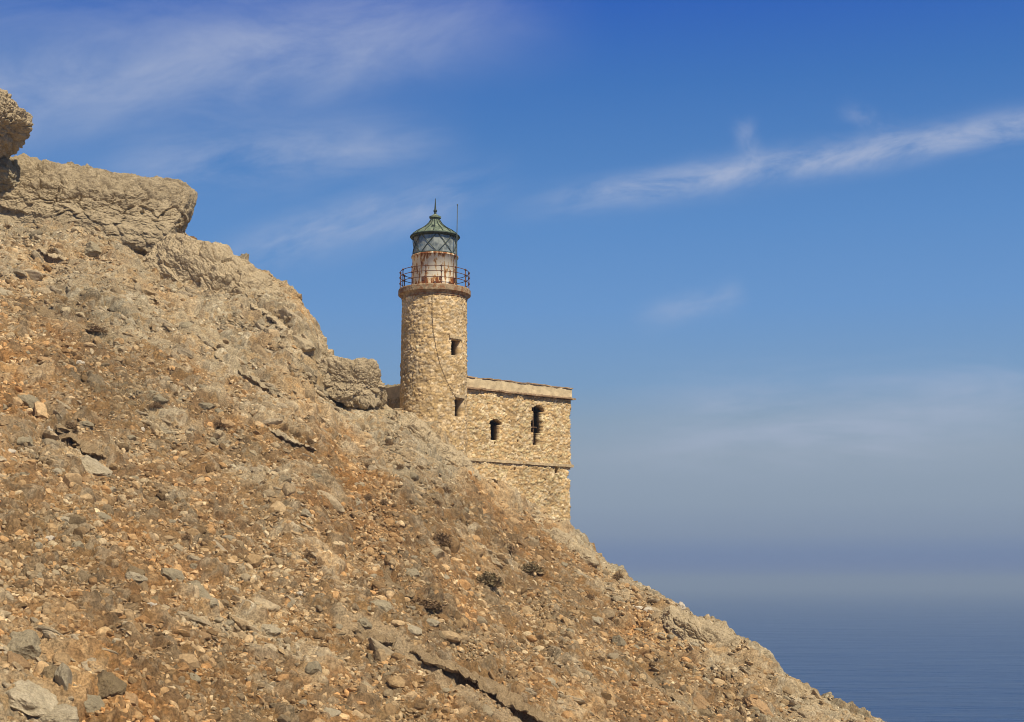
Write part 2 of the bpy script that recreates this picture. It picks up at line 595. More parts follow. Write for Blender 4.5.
# hollows that the overhanging ledges look down on: polylines over the slope (points of the picture), width, depth
LEDGES = [([(412, 648), (430, 656), (452, 663), (478, 675), (500, 687), (526, 703), (560, 726)], 0.50, 0.48, 0.36),
          ([(376, 566), (388, 580), (400, 590), (414, 597)], 0.35, 0.40, 0.22),
          ([(58, 424), (70, 432), (82, 440), (98, 450), (110, 457)], 0.40, 0.45, 0.26),
          ([(150, 322), (165, 334), (176, 343)], 0.30, 0.3, 0.2),
          ([(350, 628), (364, 632), (380, 636), (396, 640)], 0.30, 0.3, 0.2),
          ([(36, 305), (58, 315), (84, 326), (100, 331)], 0.36, 0.4, 0.26),
          ([(498, 542), (510, 552), (524, 560), (544, 573)], 0.30, 0.35, 0.24),
          ([(38, 248), (60, 256), (84, 262), (112, 262)], 0.26, 0.4, 0.2),
          ([(128, 286), (152, 298), (178, 306), (204, 316)], 0.22, 0.35, 0.18),
          ([(246, 300), (268, 312), (288, 330), (300, 346)], 0.24, 0.4, 0.2),
          ([(210, 352), (234, 366), (262, 382), (286, 398)], 0.22, 0.35, 0.18),
          ([(268, 428), (284, 434), (300, 442), (318, 449)], 0.24, 0.35, 0.2),
          ([(416, 446), (432, 458), (448, 470), (462, 482)], 0.22, 0.32, 0.18),
          ([(640, 668), (652, 684), (668, 692), (690, 702), (700, 712)], 0.36, 0.4, 0.26)]


def z_at(x, y):
    """height of the ground, bilinear on the grid"""
    x, y = np.atleast_1d(np.asarray(x, float)), np.atleast_1d(np.asarray(y, float))
    a = x / np.maximum(y, 30)
    i = np.clip(np.searchsorted(Y, y) - 1, 0, len(Y) - 2)
    j = np.clip(np.searchsorted(A, a) - 1, 0, len(A) - 2)
    fy = (y - Y[i]) / (Y[i + 1] - Y[i])
    fx = (a - A[j]) / (A[j + 1] - A[j])
    return (ZZ[i, j] * (1 - fy) * (1 - fx) + ZZ[i + 1, j] * fy * (1 - fx) + ZZ[i, j + 1] * (1 - fy) * fx + ZZ[i + 1, j + 1] * fy * fx)


ys_ = np.arange(34, 100, 0.05)


def hit(u, v):
    """where the ray through a point of the picture first meets the ground"""
    a, e = AE(u, v)
    g = z_at(a * ys_, ys_) - e * ys_
    k = np.argmax(g >= 0)
    if g[k] < 0:
        k = np.argmax(g)
    return np.array((a * ys_[k], ys_[k], e * ys_[k]))


def densify(poly, n=60):
    poly = np.asarray(poly, float)
    s = np.r_[0, np.cumsum(np.linalg.norm(np.diff(poly, axis=0), axis=1))]
    t = np.linspace(0, s[-1], n)
    return np.stack([np.interp(t, s, poly[:, k]) for k in range(poly.shape[1])], 1), t / s[-1]


ZZ = ZZ + dz
# set the skyline of the slope back to where the photo has it
win = (YY < yc[None, :] + 9) & (YY > 36)
emax = np.where(win, ZZ / np.maximum(YY, 30), -9).max(0)
ker = np.exp(-0.5 * (np.arange(-40, 41) / 14.0) ** 2)
ker /= ker.sum()
dlt = np.convolve(np.pad(ec - emax, 40, mode='edge'), ker, mode='valid')
ZZ += dlt[None, :] * YY * sstep(YY, yc[None, :] - 25, yc[None, :] - 3) * (1 - sstep(YY, yc[None, :] + 12, yc[None, :] + 30))
ledge_lines = []
for poly, wid, dep, lip in LEDGES:
    w3 = np.array([hit(u, v) for u, v in poly])
    d3, t = densify(w3, 140)
    ledge_lines.append((d3, t, wid, dep, lip))
ledge_lines = [(d_, t_, w_ * 1.25, p_ * 1.5, l_ * 1.1) for d_, t_, w_, p_, l_ in ledge_lines]
for d3, t, wid, dep, lip in ledge_lines:
    lo, hi = d3.min(0) - 3, d3.max(0) + 3
    mk = (XX > lo[0]) & (XX < hi[0]) & (YY > lo[1]) & (YY < hi[1])
    q = np.stack([XX[mk], YY[mk]], 1)
    dd = np.linalg.norm(q[:, None, :] - d3[None, :, :2], axis=2)
    k = dd.argmin(1)
    dmin = dd.min(1)
    dn = (q[:, 0] - d3[k, 0]) * sp - (q[:, 1] - d3[k, 1]) * cp        # >0 downhill of the line
    taper = np.sin(np.pi * np.clip(t[k], 0.02, 0.98)) ** 0.5
    prof = np.where(dn > 0, sstep(dmin, wid * 1.9, wid * 0.35), sstep(dmin, wid * 0.55, 0.0))
    ZZ[mk] -= dep * taper * prof
ZZ = np.maximum(ZZ, -50.0)
track, _ = densify(np.array([hit(u, v) for u, v in ((348, 626), (380, 643), (420, 668), (455, 690), (490, 710), (530, 735))]), 120)


def near_line(x, y, d3):
    return np.sqrt(((np.stack([x, y], 1)[:, None, :] - d3[None, ::3, :2]) ** 2).sum(2)).min(1)


# knobs lean downhill, so that they overhang a little
LEAN = 0.65
XM = XX + sp * LEAN * lump + 0.05 * fbm(pts, 2.4, 3, 401).reshape(sh) * sstep(YY, 34, 38)
YM = YY - cp * LEAN * lump + 0.05 * fbm(pts, 2.4, 3, 402).reshape(sh) * sstep(YY, 34, 38)

# colour of the ground: soil, bedrock, stained patches, and shade painted between the stones
pts = np.stack([XM.ravel(), YM.ravel(), ZZ.ravel()], 1)
mixn = lambda a, b, f: a * (1 - f[:, None]) + b * f[:, None]
c = np.array
g1 = sstep(fbm(pts, 0.28, 4, 200), -0.25, 0.3)
g2 = sstep(fbm(pts, 0.75, 4, 210), 0.0, 0.45)
g3 = sstep(fbm(pts, 0.45, 4, 220), 0.12, 0.5)
g4 = fbm(pts, 4.5, 3, 230)


def patches(q, rz):
    """broad stains of the slope: lighter and darker, greyer and rustier ground"""
    q = np.stack([q[:, 0] * 0.9 + q[:, 1] * 0.3, q[:, 1] * 0.75, q[:, 0] * 0], 1)
    lum = 1 + 0.30 * fbm(q, 0.16, 4, 700, 0.6) + 0.12 * fbm(q, 0.9, 3, 705)
    hue = np.clip(fbm(q, 0.20, 4, 710, 0.6) * 1.3, -1, 1)[:, None]
    warm, cool = np.array((1.10, 0.93, 0.74)), np.array((0.90, 0.93, 0.95))
    t_ = np.where(hue > 0, 1 + (warm - 1) * hue, 1 + (cool - 1) * -hue)
    scree = 1 + (np.array((1.03, 0.95, 0.86)) - 1) * (1 - rz)[:, None]
    return lum[:, None] * t_ * scree


soil = mixn(np.tile(c((0.335, 0.222, 0.128)), (len(pts), 1)), c((0.375, 0.238, 0.118)), g1)
soil = mixn(soil, c((0.285, 0.218, 0.145)), g2 * 0.8)
soil = mixn(soil, c((0.42, 0.245, 0.11)), g3 * 0.5)
bed = mixn(np.tile(c((0.395, 0.312, 0.208)), (len(pts), 1)), c((0.335, 0.275, 0.195)), g1)
bed = mixn(bed, c((0.455, 0.375, 0.265)), g2 * 0.6)
bed = mixn(bed, c((0.36, 0.255, 0.15)), g3 * 0.5)
colr = mixn(soil, bed, rk)
pal = np.array([(0.44, 0.355, 0.245), (0.35, 0.30, 0.225), (0.40, 0.27, 0.14), (0.28, 0.20, 0.125), (0.52, 0.45, 0.345)])
pc = pal[np.clip((pick * 5).astype(int), 0, 4)]
colr = mixn(colr, pc, tone * 0.6)
colr = colr * (1 + 0.28 * g4)[:, None] * (c((0.60, 0.60, 0.55)) * (1 - rk)[:, None] + c((0.95, 0.93, 0.83)) * rk[:, None]) * patches(pts, rk)  # scree soil darkened, painting in shade for the gaps between stones
tk = np.zeros(len(pts))
mk = (rk < 2) & (pts[:, 1] > 36) & (pts[:, 1] < 62) & (np.abs(pts[:, 0]) < 8)
tk[mk] = 1 - sstep(near_line(pts[mk, 0], pts[mk, 1], track), 0.35, 0.75)
colr = mixn(colr, c((0.37, 0.28, 0.165)), tk * 0.7)
far_ = sstep(pts[:, 1], 97, 100)
colr = mixn(colr, c((0.25, 0.20, 0.115)), far_)
idx = np.arange(sh[0] * sh[1]).reshape(sh)
quads = np.stack([idx[:-1, :-1], idx[:-1, 1:], idx[1:, 1:], idx[1:, :-1]], 2).reshape(-1, 4)
link('hillside', mesh_np('hillside', pts, quads, np.clip(colr, 0.02, 0.8), False, M_GROUND), kind='structure')

# ------------------------------------------------------------------ the sea and the air over it
m_sea, t, b = new_mat('sea_water')
b.inputs['Base Color'].default_value = (0.018, 0.058, 0.165, 1)
b.inputs['Roughness'].default_value = 0.28
b.inputs['IOR'].default_value = 1.33
b.inputs['Specular IOR Level'].default_value = 0.5
co = t.node('ShaderNodeTexCoord').outputs['Object']
w1 = t.noise(t.vmul(co, (0.045, 0.10, 0.1)), 1.0, 6.0, 0.6, 0.5)
w2 = t.noise(t.vmul(co, (0.006, 0.016, 0.1)), 1.0, 4.0, 0.5)
bump(t, b, t.m('ADD', w1, t.m('MULTIPLY', w2, 3.6)), 4.5)
MBs = MB()
g = np.array([-60000, -3000, 3000, 60000.0])
gx, gy = np.meshgrid(g, np.array([-300, 2500, 15000, 60000.0]))
ii = np.arange(16).reshape(4, 4)
MBs.add(np.stack([gx.ravel(), gy.ravel(), np.full(16, SEA_Z)], 1), np.stack([ii[:-1, :-1], ii[:-1, 1:], ii[1:, 1:], ii[1:, :-1]], 2).reshape(-1, 4))
MBs.build('sea', m_sea, kind='structure')

m_haze = bpy.data.materials.new('sea_haze')
m_haze.use_nodes = True
m_haze.node_tree.nodes.clear()
t = NT(m_haze.node_tree)
pv = t.node('ShaderNodeVolumePrincipled')
pv.inputs['Color'].default_value = (0.48, 0.62, 0.80, 1)
pv.inputs['Density'].default_value = 0.00038
pv.inputs['Anisotropy'].default_value = 0.0
o_ = t.node('ShaderNodeOutputMaterial')
t.t.links.new(pv.outputs[0], o_.inputs['Volume'])
hb = MB()
hb.box((0, 30000, -8), (122000, 60700, 88))
hb.build('haze', m_haze, kind='stuff')

# ------------------------------------------------------------------ masonry
TINT = np.array((1.08, 1.03, 0.95))
def masonry(L, H, hole, fmap, stone=(0.42, 0.26), res=0.055, depth=0.5, seed=0, pal=None, wrap=False, amp=0.05, light=1.0):
    """a rubble wall: a displaced sheet of stones with openings cut through its thickness. hole(s,z)->bool array; fmap(s,z,d)->xyz"""
    ns, nz = max(2, int(L / res)), max(2, int(H / res))
    s = np.linspace(0, L, ns + 1)
    z = np.linspace(0, H, nz + 1)
    SS, Zz = np.meshgrid(s, z)
    f = SS.ravel()
    h = Zz.ravel()
    p3 = np.stack([f, h, np.full_like(f, seed)], 1)
    if wrap:
        p3 = np.stack([np.cos(f / L * 2 * np.pi) * L / 6.283, np.sin(f / L * 2 * np.pi) * L / 6.283, h], 1)
    jit = fbm(p3, 1.6, 3, seed)
    row = h / stone[1] + jit * 0.35
    n_around = round(L / stone[0])
    f1, f2, cid = worley2(f / stone[0] + jit * 0.3, row, seed + 9)
    edge = np.clip((f2 - f1) * 3.2, 0, 1)
    pop = np.modf(cid * 57.1)[0]
    d = amp * (edge ** 0.5 * (0.5 + 0.9 * pop) - 0.6) + 0.025 * fbm(p3, 3.2, 3, seed + 3)
    pal = np.array(pal if pal is not None else [(0.56, 0.41, 0.215), (0.50, 0.36, 0.18), (0.60, 0.46, 0.27), (0.44, 0.32, 0.175), (0.53, 0.43, 0.28), (0.66, 0.53, 0.345)])
    col = pal[np.clip((cid * len(pal)).astype(int), 0, len(pal) - 1)]
    mortar = np.array((0.36, 0.265, 0.15))
    me_ = sstep(edge, 0.12, 0.45)
    col = col * me_[:, None] + mortar * (1 - me_)[:, None]
    big = fbm(p3, 0.55, 4, seed + 17)
    col = col * TINT * (1 + 0.30 * big + 0.18 * (pop - 0.5))[:, None] * (0.9 + 0.25 * fbm(p3, 4.0, 3, seed + 29)[:, None] + 0.1) * light
    outer_ = fmap(f, h, -d)
    inner_ = fmap(f, h, np.full_like(f, depth))
    V = np.concatenate([outer_, inner_])
    colv = np.concatenate([col, col * 0 + mortar])
    N = len(f)
    cs, cz = np.meshgrid((s[:-1] + s[1:]) / 2, (z[:-1] + z[1:]) / 2)
    on = ~hole(cs, cz)
    gi = np.arange(N).reshape(nz + 1, ns + 1)
    a, b_, c_, d_ = gi[:-1, :-1], gi[:-1, 1:], gi[1:, 1:], gi[1:, :-1]
    Q = [np.stack([a, b_, c_, d_], 2)[on], np.stack([d_, c_, b_, a], 2)[on] + N]
    pad = np.pad(on, 1)
    if wrap:
        pad[1:-1, 0] = on[:, -1]
        pad[1:-1, -1] = on[:, 0]
    for sh_, e0, e1 in (((0, 1), d_, a), ((2, 1), b_, c_), ((1, 0), a, b_), ((1, 2), c_, d_)):
        nb = pad[sh_[1]:sh_[1] + nz, sh_[0]:sh_[0] + ns]
        bd = on & ~nb
        Q.append(np.stack([e1[bd], e0[bd], e0[bd] + N, e1[bd] + N], 1))
    Q = np.concatenate(Q)
    used = np.unique(Q)
    re = np.zeros(2 * N, int)
    re[used] = np.arange(len(used))
    return V[used], re[Q], np.clip(colv[used], 0.02, 0.85)


def rect(s0, s1, z0, z1, arch=0.0):
    def f(s, z):
        top = z1 - (arch * ((s - (s0 + s1) / 2) / ((s1 - s0) / 2)) ** 2 if arch else 0)
        return (s > s0) & (s < s1) & (z > z0) & (z < top)
    return f


# ------------------------------------------------------------------ the lighthouse
TU, TY = 434.5, 79.0
tx = AE(TU, 300)[0] * TY
px = TY / (F * math.cos(PITCH)) * 1.0                                       # metres to one pixel at the tower
zt = lambda v: AE(TU, v)[1] * TY
lh = thing('lighthouse', 'round rubble stone lighthouse tower with rusty white lantern and green cone roof', 'lighthouse', (tx, TY, zt(470)))
Z0 = zt(470)
r0, r1 = 34.0 * px, 32.2 * px
base_drop = 3.0
Ht = zt(298) - Z0 + base_drop
rad = lambda h: r0 + (r1 - r0) * h / Ht
Lc = 2 * np.pi * r0


def tmap(f, h, d):
    th = f / r0 - np.pi
    rr = rad(h) - d
    return np.stack([rr * np.sin(th), -rr * np.cos(th), h - base_drop], 1)


def tower_opening(u, v, w, hgt, arch=0.0):
    th = math.asin((u - TU) * px / (33 * px))
    ww = w * px / math.cos(th)
    sc_ = (th + math.pi) * r0
    return rect(sc_ - ww / 2, sc_ + ww / 2, zt(v + hgt / 2) - Z0 + base_drop, zt(v - hgt / 2) - Z0 + base_drop, arch), th


o1, th1 = tower_opening(457.6, 351.5, 9.0, 16)
o2, th2 = tower_opening(461.3, 410, 8.0, 18)
V, Q, cl = masonry(Lc, Ht, lambda s, z: o1(s, z) | o2(s, z), tmap, (0.23, 0.155), seed=3, res=0.045, wrap=True, depth=0.55, amp=0.06)
tower = link('tower_wall', mesh_np('tower_wall', V, Q, cl, True, M_MASON), lh)
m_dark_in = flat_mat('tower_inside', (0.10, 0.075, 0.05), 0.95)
m_iron = flat_mat('rusty_iron', (0.13, 0.075, 0.06), 0.8, 0.2, 0.4, 14.0, (0.24, 0.10, 0.045), 0.45, 0.6)
m_slab = flat_mat('gallery_stone', (0.34, 0.25, 0.15), 0.9, 0.0, 0.35, 5.0, (0.25, 0.12, 0.055), 0.46, 0.60, 0.03)
m_copper = flat_mat('green_copper', (0.14, 0.18, 0.125), 0.65, 0.0, 0.4, 6.0, (0.29, 0.30, 0.20), 0.5, 0.66)
m_darkcop = flat_mat('dark_copper', (0.045, 0.060, 0.050), 0.6, 0.2, 0.3, 8.0)
m_lintel = flat_mat('lintel_stone', (0.50, 0.38, 0.22), 0.95, 0, 0.25, 6.0, None, bd=0.03)
m_shut = flat_mat('old_wood', (0.10, 0.06, 0.035), 0.9, 0, 0.3, 9.0)
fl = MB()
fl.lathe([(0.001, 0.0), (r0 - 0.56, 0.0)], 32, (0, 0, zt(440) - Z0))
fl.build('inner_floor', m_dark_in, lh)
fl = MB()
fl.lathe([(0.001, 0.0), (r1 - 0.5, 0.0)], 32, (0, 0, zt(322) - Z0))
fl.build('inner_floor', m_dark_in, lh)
for th, v, w in ((th1, 341.5, 0.95), (th2, 399, 0.85)):
    lm = MB()
    r_ = rad(zt(v) - Z0 + base_drop)
    rot = np.array(Matrix.Rotation(th, 3, 'Z'))
    lm.box((math.sin(th) * (r_ - 0.12), -math.cos(th) * (r_ - 0.12), zt(v) - Z0), (w, 0.34, 0.16), rot)
    lm.build('lintel', m_lintel, lh)
gz = lambda v: zt(v) - Z0
gal = MB()
rg = 36.5 * px
gal.lathe([(0.3, gz(301.0)), (r1 - 0.02, gz(301.0)), (r1 + 0.05, gz(300.5)), (r1 + 0.07, gz(298.6)), (rg - 0.07, gz(296.8)), (rg, gz(296.0)), (rg, gz(291.6)), (rg - 0.04, gz(290.4)), (0.3, gz(290.2))], 64)
gal.build('gallery', m_slab, lh)

# lantern: rusty white drum, glazing with crossing bars, green roof
m_drum, t, b = new_mat('rusty_white_paint')
co = t.node('ShaderNodeTexCoord').outputs['Object']
spz = t.node('ShaderNodeSeparateXYZ')
t.put(spz.inputs[0], co)
st = t.noise(t.vmul(co, (2.4, 2.4, 0.75)), 2.2, 6.0, 0.68)
low_ = t.mr(spz.outputs[2], gz(291), gz(279), 0.17, 0.0, 'LINEAR')
top_ = t.mr(spz.outputs[2], gz(262), gz(257), 0.0, 0.10, 'LINEAR')
k = t.m('ADD', t.m('ADD', st, low_), top_)
cl_ = t.mix(t.mr(k, 0.505, 0.565), (0.92, 0.85, 0.66), (0.66, 0.40, 0.17))
cl_ = t.mix(t.mr(k, 0.565, 0.63), cl_, (0.26, 0.085, 0.03))
t.put(b.inputs['Base Color'], cl_)
b.inputs['Roughness'].default_value = 0.7
rl = 22.8 * px
dm = MB()
dm.lathe([(rl, gz(290.2)), (rl, gz(258.5)), (rl + 0.06, gz(258.3)), (rl + 0.06, gz(256.9)), (rl - 0.1, gz(256.8))], 48)
drum = dm.build('lantern_base', m_drum, lh, True)
pl = MB()
for k in range(16):
    for hv in (282.5,):
        th = (k + 0.8) / 16 * 2 * np.pi
        if k % 2 == 0:
            pl = MB()
            pl.box((math.sin(th) * rl, -math.cos(th) * rl, gz(hv)), (0.16, 0.05, 0.22), np.array(Matrix.Rotation(th, 3, 'Z')))
            pl.build('vent', m_iron, drum)
m_glass = bpy.data.materials.new('lantern_glass')
m_glass.use_nodes = True
m_glass.node_tree.nodes.clear()
t = NT(m_glass.node_tree)
tr, gl, df = t.node('ShaderNodeBsdfTransparent'), t.node('ShaderNodeBsdfGlossy'), t.node('ShaderNodeBsdfDiffuse')
tr.inputs[0].default_value = (0.42, 0.52, 0.47, 1)
gl.inputs['Roughness'].default_value = 0.06
df.inputs[0].default_value = (0.44, 0.47, 0.40, 1)
gco = t.node('ShaderNodeTexCoord').outputs['Object']
m1, m2 = t.node('ShaderNodeMixShader'), t.node('ShaderNodeMixShader')
t.put(m1.inputs[0], t.mr(t.noise(gco, 3.0, 4.0), 0.32, 0.66, 0.25, 0.75))
t.t.links.new(tr.outputs[0], m1.inputs[1])
t.t.links.new(df.outputs[0], m1.inputs[2])
m2.inputs[0].default_value = 0.10
t.t.links.new(m1.outputs[0], m2.inputs[1])
t.t.links.new(gl.outputs[0], m2.inputs[2])
om = t.node('ShaderNodeOutputMaterial')
t.t.links.new(m2.outputs[0], om.inputs[0])
gm = MB()
rgz = rl - 0.02
gm.lathe([(rgz - 0.03, gz(256.8)), (rgz - 0.03, gz(237.5))], 16)
glaz = gm.build('lantern_glazing', m_glass, lh)
bars = MB()
nb = 8
for k in range(nb):
    for sgn in (1, -1):
        pts_ = []
        for q in np.linspace(0, 1, 9):
            th = (k + 0.2 + sgn * q * 1.0) / nb * 2 * np.pi
            pts_.append((math.sin(th) * rgz, -math.cos(th) * rgz, gz(256.8) + q * (gz(237.5) - gz(256.8))))
        bars.tube(pts_, 0.02, 5)
for hv in (256.4, 238.2):
    bars.lathe([(rgz + 0.02, gz(hv) - 0.05), (rgz + 0.04, gz(hv)), (rgz + 0.02, gz(hv) + 0.05), (rgz - 0.04, gz(hv))], 40, closed=True)
bars.build('glazing_bars', m_darkcop, glaz)
lens = MB()
lens.lathe([(0.001, gz(255)), (0.45, gz(255)), (0.62, gz(251)), (0.70, gz(247)), (0.62, gz(243)), (0.45, gz(239.5)), (0.001, gz(239.5))], 24)
lens.build('lens', flat_mat('old_optic', (0.42, 0.45, 0.42), 0.35, 0.0, 0.3, 5.0), lh, True)
rf = MB()
re_ = 24.6 * px
prof = [(re_ - 0.10, gz(238.2)), (re_, gz(238.0)), (re_ + 0.02, gz(236.6)), (re_ - 0.05, gz(235.8)), (18.7 * px, gz(232.0)), (13.0 * px, gz(228.8)), (9.2 * px, gz(226.0)), (6.8 * px, gz(223.6)), (5.4 * px, gz(221.4)), (4.6 * px, gz(220.2))]
rf.lathe(prof, 16)
roof = rf.build('lantern_roof', m_copper, lh)
rb = MB()
for k in range(16):
    th = (k + 0.0) / 16 * 2 * np.pi
    rb.tube([(math.sin(th) * (p[0] + 0.012), -math.cos(th) * (p[0] + 0.012), p[1] + 0.012) for p in prof[3:]], 0.022, 5)
rb.lathe([(re_ + 0.01, gz(238.3)), (re_ + 0.05, gz(237.4)), (re_ + 0.03, gz(236.5)), (re_ - 0.02, gz(237.2))], 40, closed=True)
rb.box((-0.05, -14.5 * px, gz(230.2)), (0.20, 0.16, 0.20))
rb.build('roof_ribs', m_darkcop, roof)
cp_ = MB()
cp_.lathe([(4.6 * px, gz(220.4)), (4.6 * px, gz(218.6)), (6.0 * px, gz(218.3)), (6.1 * px, gz(216.8)), (3.4 * px, gz(215.6)), (2.0 * px, gz(214.4)), (0.001, gz(214.2))], 20)
cp_.build('ventilator_cap', m_copper, roof)
fi = MB()
fi.tube([(0, 0, gz(214.6)), (0, 0, gz(209.0)), (0, 0, gz(204)), (0, 0, gz(198.5))], (0.075, 0.055, 0.035, 0.015), 8)
fi.ball((0, 0, gz(211)), 0.11)
fi.build('finial', m_darkcop, roof)
rail = MB()
rr_ = 34.6 * px
rh = [gz(290.3) + q for q in (0.38, 0.72, 1.02)]
for h in rh:
    rail.lathe([(rr_ + 0.02 * math.cos(t_), h + 0.02 * math.sin(t_)) for t_ in np.linspace(0, 2 * np.pi, 6, endpoint=False)], 48, closed=True)
railing = rail.build('railing', m_iron, lh)
for k in range(14):
    th = (k + 0.55) / 14 * 2 * np.pi
    x_, y_ = math.sin(th) * rr_, -math.cos(th) * rr_
    pm = MB()
    pm.tube([(x_, y_, gz(290.6)), (x_, y_, rh[-1] + 0.05)], 0.03, 6)
    for h in rh:
        pm.ball((x_, y_, h), 0.065, 8)
    pm.build('post', m_iron, railing)
mt = MB()
xm, ym = 22.8 * px, -(rg ** 2 - (22.8 * px) ** 2) ** 0.5 * 0.55
mt.tube([(xm, ym, gz(290.5)), (xm, ym, gz(240)), (xm + 0.02, ym, gz(209))], (0.035, 0.03, 0.02), 6)
mt.ball((xm + 0.02, ym, gz(209)), 0.045, 6)
mt.build('antenna_mast', flat_mat('mast_paint', (0.11, 0.13, 0.11), 0.6), lh)
cab = MB()
cpt = []
for u, v in ((434, 300), (434.3, 318), (435.2, 335), (438, 352), (442.5, 370), (448, 384), (454, 396), (459, 404)):
    th = math.asin((u - TU) * px / (33 * px))
    r_ = rad(gz(v) + base_drop) + 0.045
    cpt.append((math.sin(th) * r_, -math.cos(th) * r_, gz(v)))
cab.tube(cpt, 0.011, 5)
cab.build('cable', flat_mat('cable_black', (0.13, 0.09, 0.055), 0.8), lh)

# ------------------------------------------------------------------ the keepers' house
AL = R(39)
hx0, hy0 = AE(466, 430)[0] * 79.3, 79.3
ca, sa = math.cos(AL), math.sin(AL)


def T(u):
    a = (u - 512) / F / (math.cos(PITCH) + 0.07 * math.sin(PITCH)) if False else AE(u, 430)[0]
    return (a * hy0 - hx0) / (ca - a * sa)


def ZH(u, v):
    return AE(u, v)[1] * (hy0 + T(u) * sa)


Lh = T(571.5)
zb_h = ZH(571, 548)
t_off = 0.9                                              # the wall runs on a little into the tower
house = thing('stone_house', 'roofed ruin of a two storey stone keepers house adjoining the lighthouse tower', 'house', (hx0 - t_off * ca, hy0 - t_off * sa, zb_h), AL)
Lw = Lh + t_off
hl = lambda u: T(u) + t_off
hv = lambda u, v: ZH(u, v) - zb_h
ztop = hv(520, 394.6)
zlow = hv(520, 462.5)                                    # string course
w1a = rect(hl(490.8), hl(499.2), hv(495, 440), hv(495, 420.0), 0.22)
w1b = rect(hl(489.2), hl(501.4), hv(495, 424.6), hv(495, 418.8), 0.22)
w2 = [rect(hl(531.5), hl(544.5), hv(538, 411.6), hv(538, 405.6), 0.22), rect(hl(533.0), hl(541.6), hv(538, 421), hv(538, 408)),
      rect(hl(531.0), hl(542.4), hv(538, 433), hv(538, 421)), rect(hl(533.0), hl(538.6), hv(538, 445), hv(538, 430)), rect(hl(532.6), hl(538.0), hv(538, 438), hv(538, 434))]
puts = [rect(hl(u) - 0.09, hl(u) + 0.09, hv(u, v) - 0.07, hv(u, v) + 0.08) for u, v in ((495, 443), (518, 441), (557, 469.5), (515, 469), (545, 480))]
puts.append(rect(hl(555), hl(558.5), hv(557, 473), hv(557, 467.5)))


def hole_front(s, z):
    o = w1a(s, z) | w1b(s, z)
    for q in w2 + puts:
        o |= q(s, z)
    zz = np.round(z / 0.26)
    rag = np.modf(np.sin(zz * 12.9898) * 43758.5)[0]
    edge = Lw - 0.03 - 0.10 * np.abs(rag)
    edge = edge - 0.22 * ((z > zlow - 0.75) & (z < zlow - 0.22)) - 0.07 * (z < zlow - 0.75)
    return o | (s > edge)


pal_h = [(0.53, 0.38, 0.20), (0.48, 0.34, 0.17), (0.55, 0.455, 0.26), (0.42, 0.30, 0.155), (0.53, 0.43, 0.27), (0.64, 0.525, 0.345)]
fm = lambda f, h, d: np.stack([f, d, h], 1)
V, Q, cl = masonry(Lw, ztop, hole_front, fm, (0.22, 0.14), seed=12, res=0.045, pal=pal_h, depth=0.55, amp=0.075)
hw = link('front_wall', mesh_np('front_wall', V, Q, cl, True, M_MASON), house)
D = 7.0
no = lambda s, z: s < -1
V, Q, cl = masonry(D - 1.12, ztop, no, lambda f, h, d: np.stack([Lw - 0.16 - d, f + 0.56, h], 1), (0.36, 0.23), res=0.12, seed=14, pal=pal_h)
link('side_wall', mesh_np('side_wall', V, Q, cl, True, M_MASON), house)
V, Q, cl = masonry(D - 1.12, ztop, no, lambda f, h, d: np.stack([d + 0.02, D - 0.56 - f, h], 1), (0.36, 0.23), res=0.12, seed=15, pal=pal_h)
link('side_wall', mesh_np('side_wall', V, Q, cl, True, M_MASON), house)
V, Q, cl = masonry(Lw - 0.2, ztop, no, lambda f, h, d: np.stack([Lw - 0.15 - f, D - d, h], 1), (0.36, 0.23), res=0.12, seed=16, pal=pal_h)
link('back_wall', mesh_np('back_wall', V, Q, cl, True, M_MASON), house)
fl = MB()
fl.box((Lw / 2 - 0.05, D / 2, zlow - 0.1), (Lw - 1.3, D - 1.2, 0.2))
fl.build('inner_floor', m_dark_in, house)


def rough_bar(name, s0, s1, y0, y1, z0, z1, seed, mat, parent, amp=0.03, res=0.1, chip=None):
    """a long worn stone course: a subdivided bar with chipped faces"""
    n = max(2, int((s1 - s0) / res))
    s = np.linspace(s0, s1, n + 1)
    ring = [(y0, z0), (y0, (z0 + z1) / 2), (y0, z1), ((y0 + y1) / 2, z1), (y1, z1), (y1, z0), ((y0 + y1) / 2, z0)]
    V = np.concatenate([[(x, y, z) for y, z in ring] for x in s])
    nz_ = fbm(V, 2.2, 3, seed)
    V[:, 2] += amp * nz_
    V[:, 1] += amp * fbm(V, 2.7, 3, seed + 5) * (V[:, 1] < (y0 + y1) / 2)
    if chip:
        for c0, c1, dy in chip:
            k = (V[:, 0] > c0) & (V[:, 0] < c1) & (V[:, 1] < y0 + 0.08)
            V[k, 1] += dy
    m = len(ring)
    q = [(i * m + j, (i + 1) * m + j, (i + 1) * m + (j + 1) % m, i * m + (j + 1) % m) for i in range(n) for j in range(m)]
    caps = [tuple(range(m))[::-1], tuple(n * m + j for j in range(m))]
    me = mesh_np(name, V, [np.array(q), np.array(caps)], smooth=False, mat=mat)
    return link(name, me, parent)


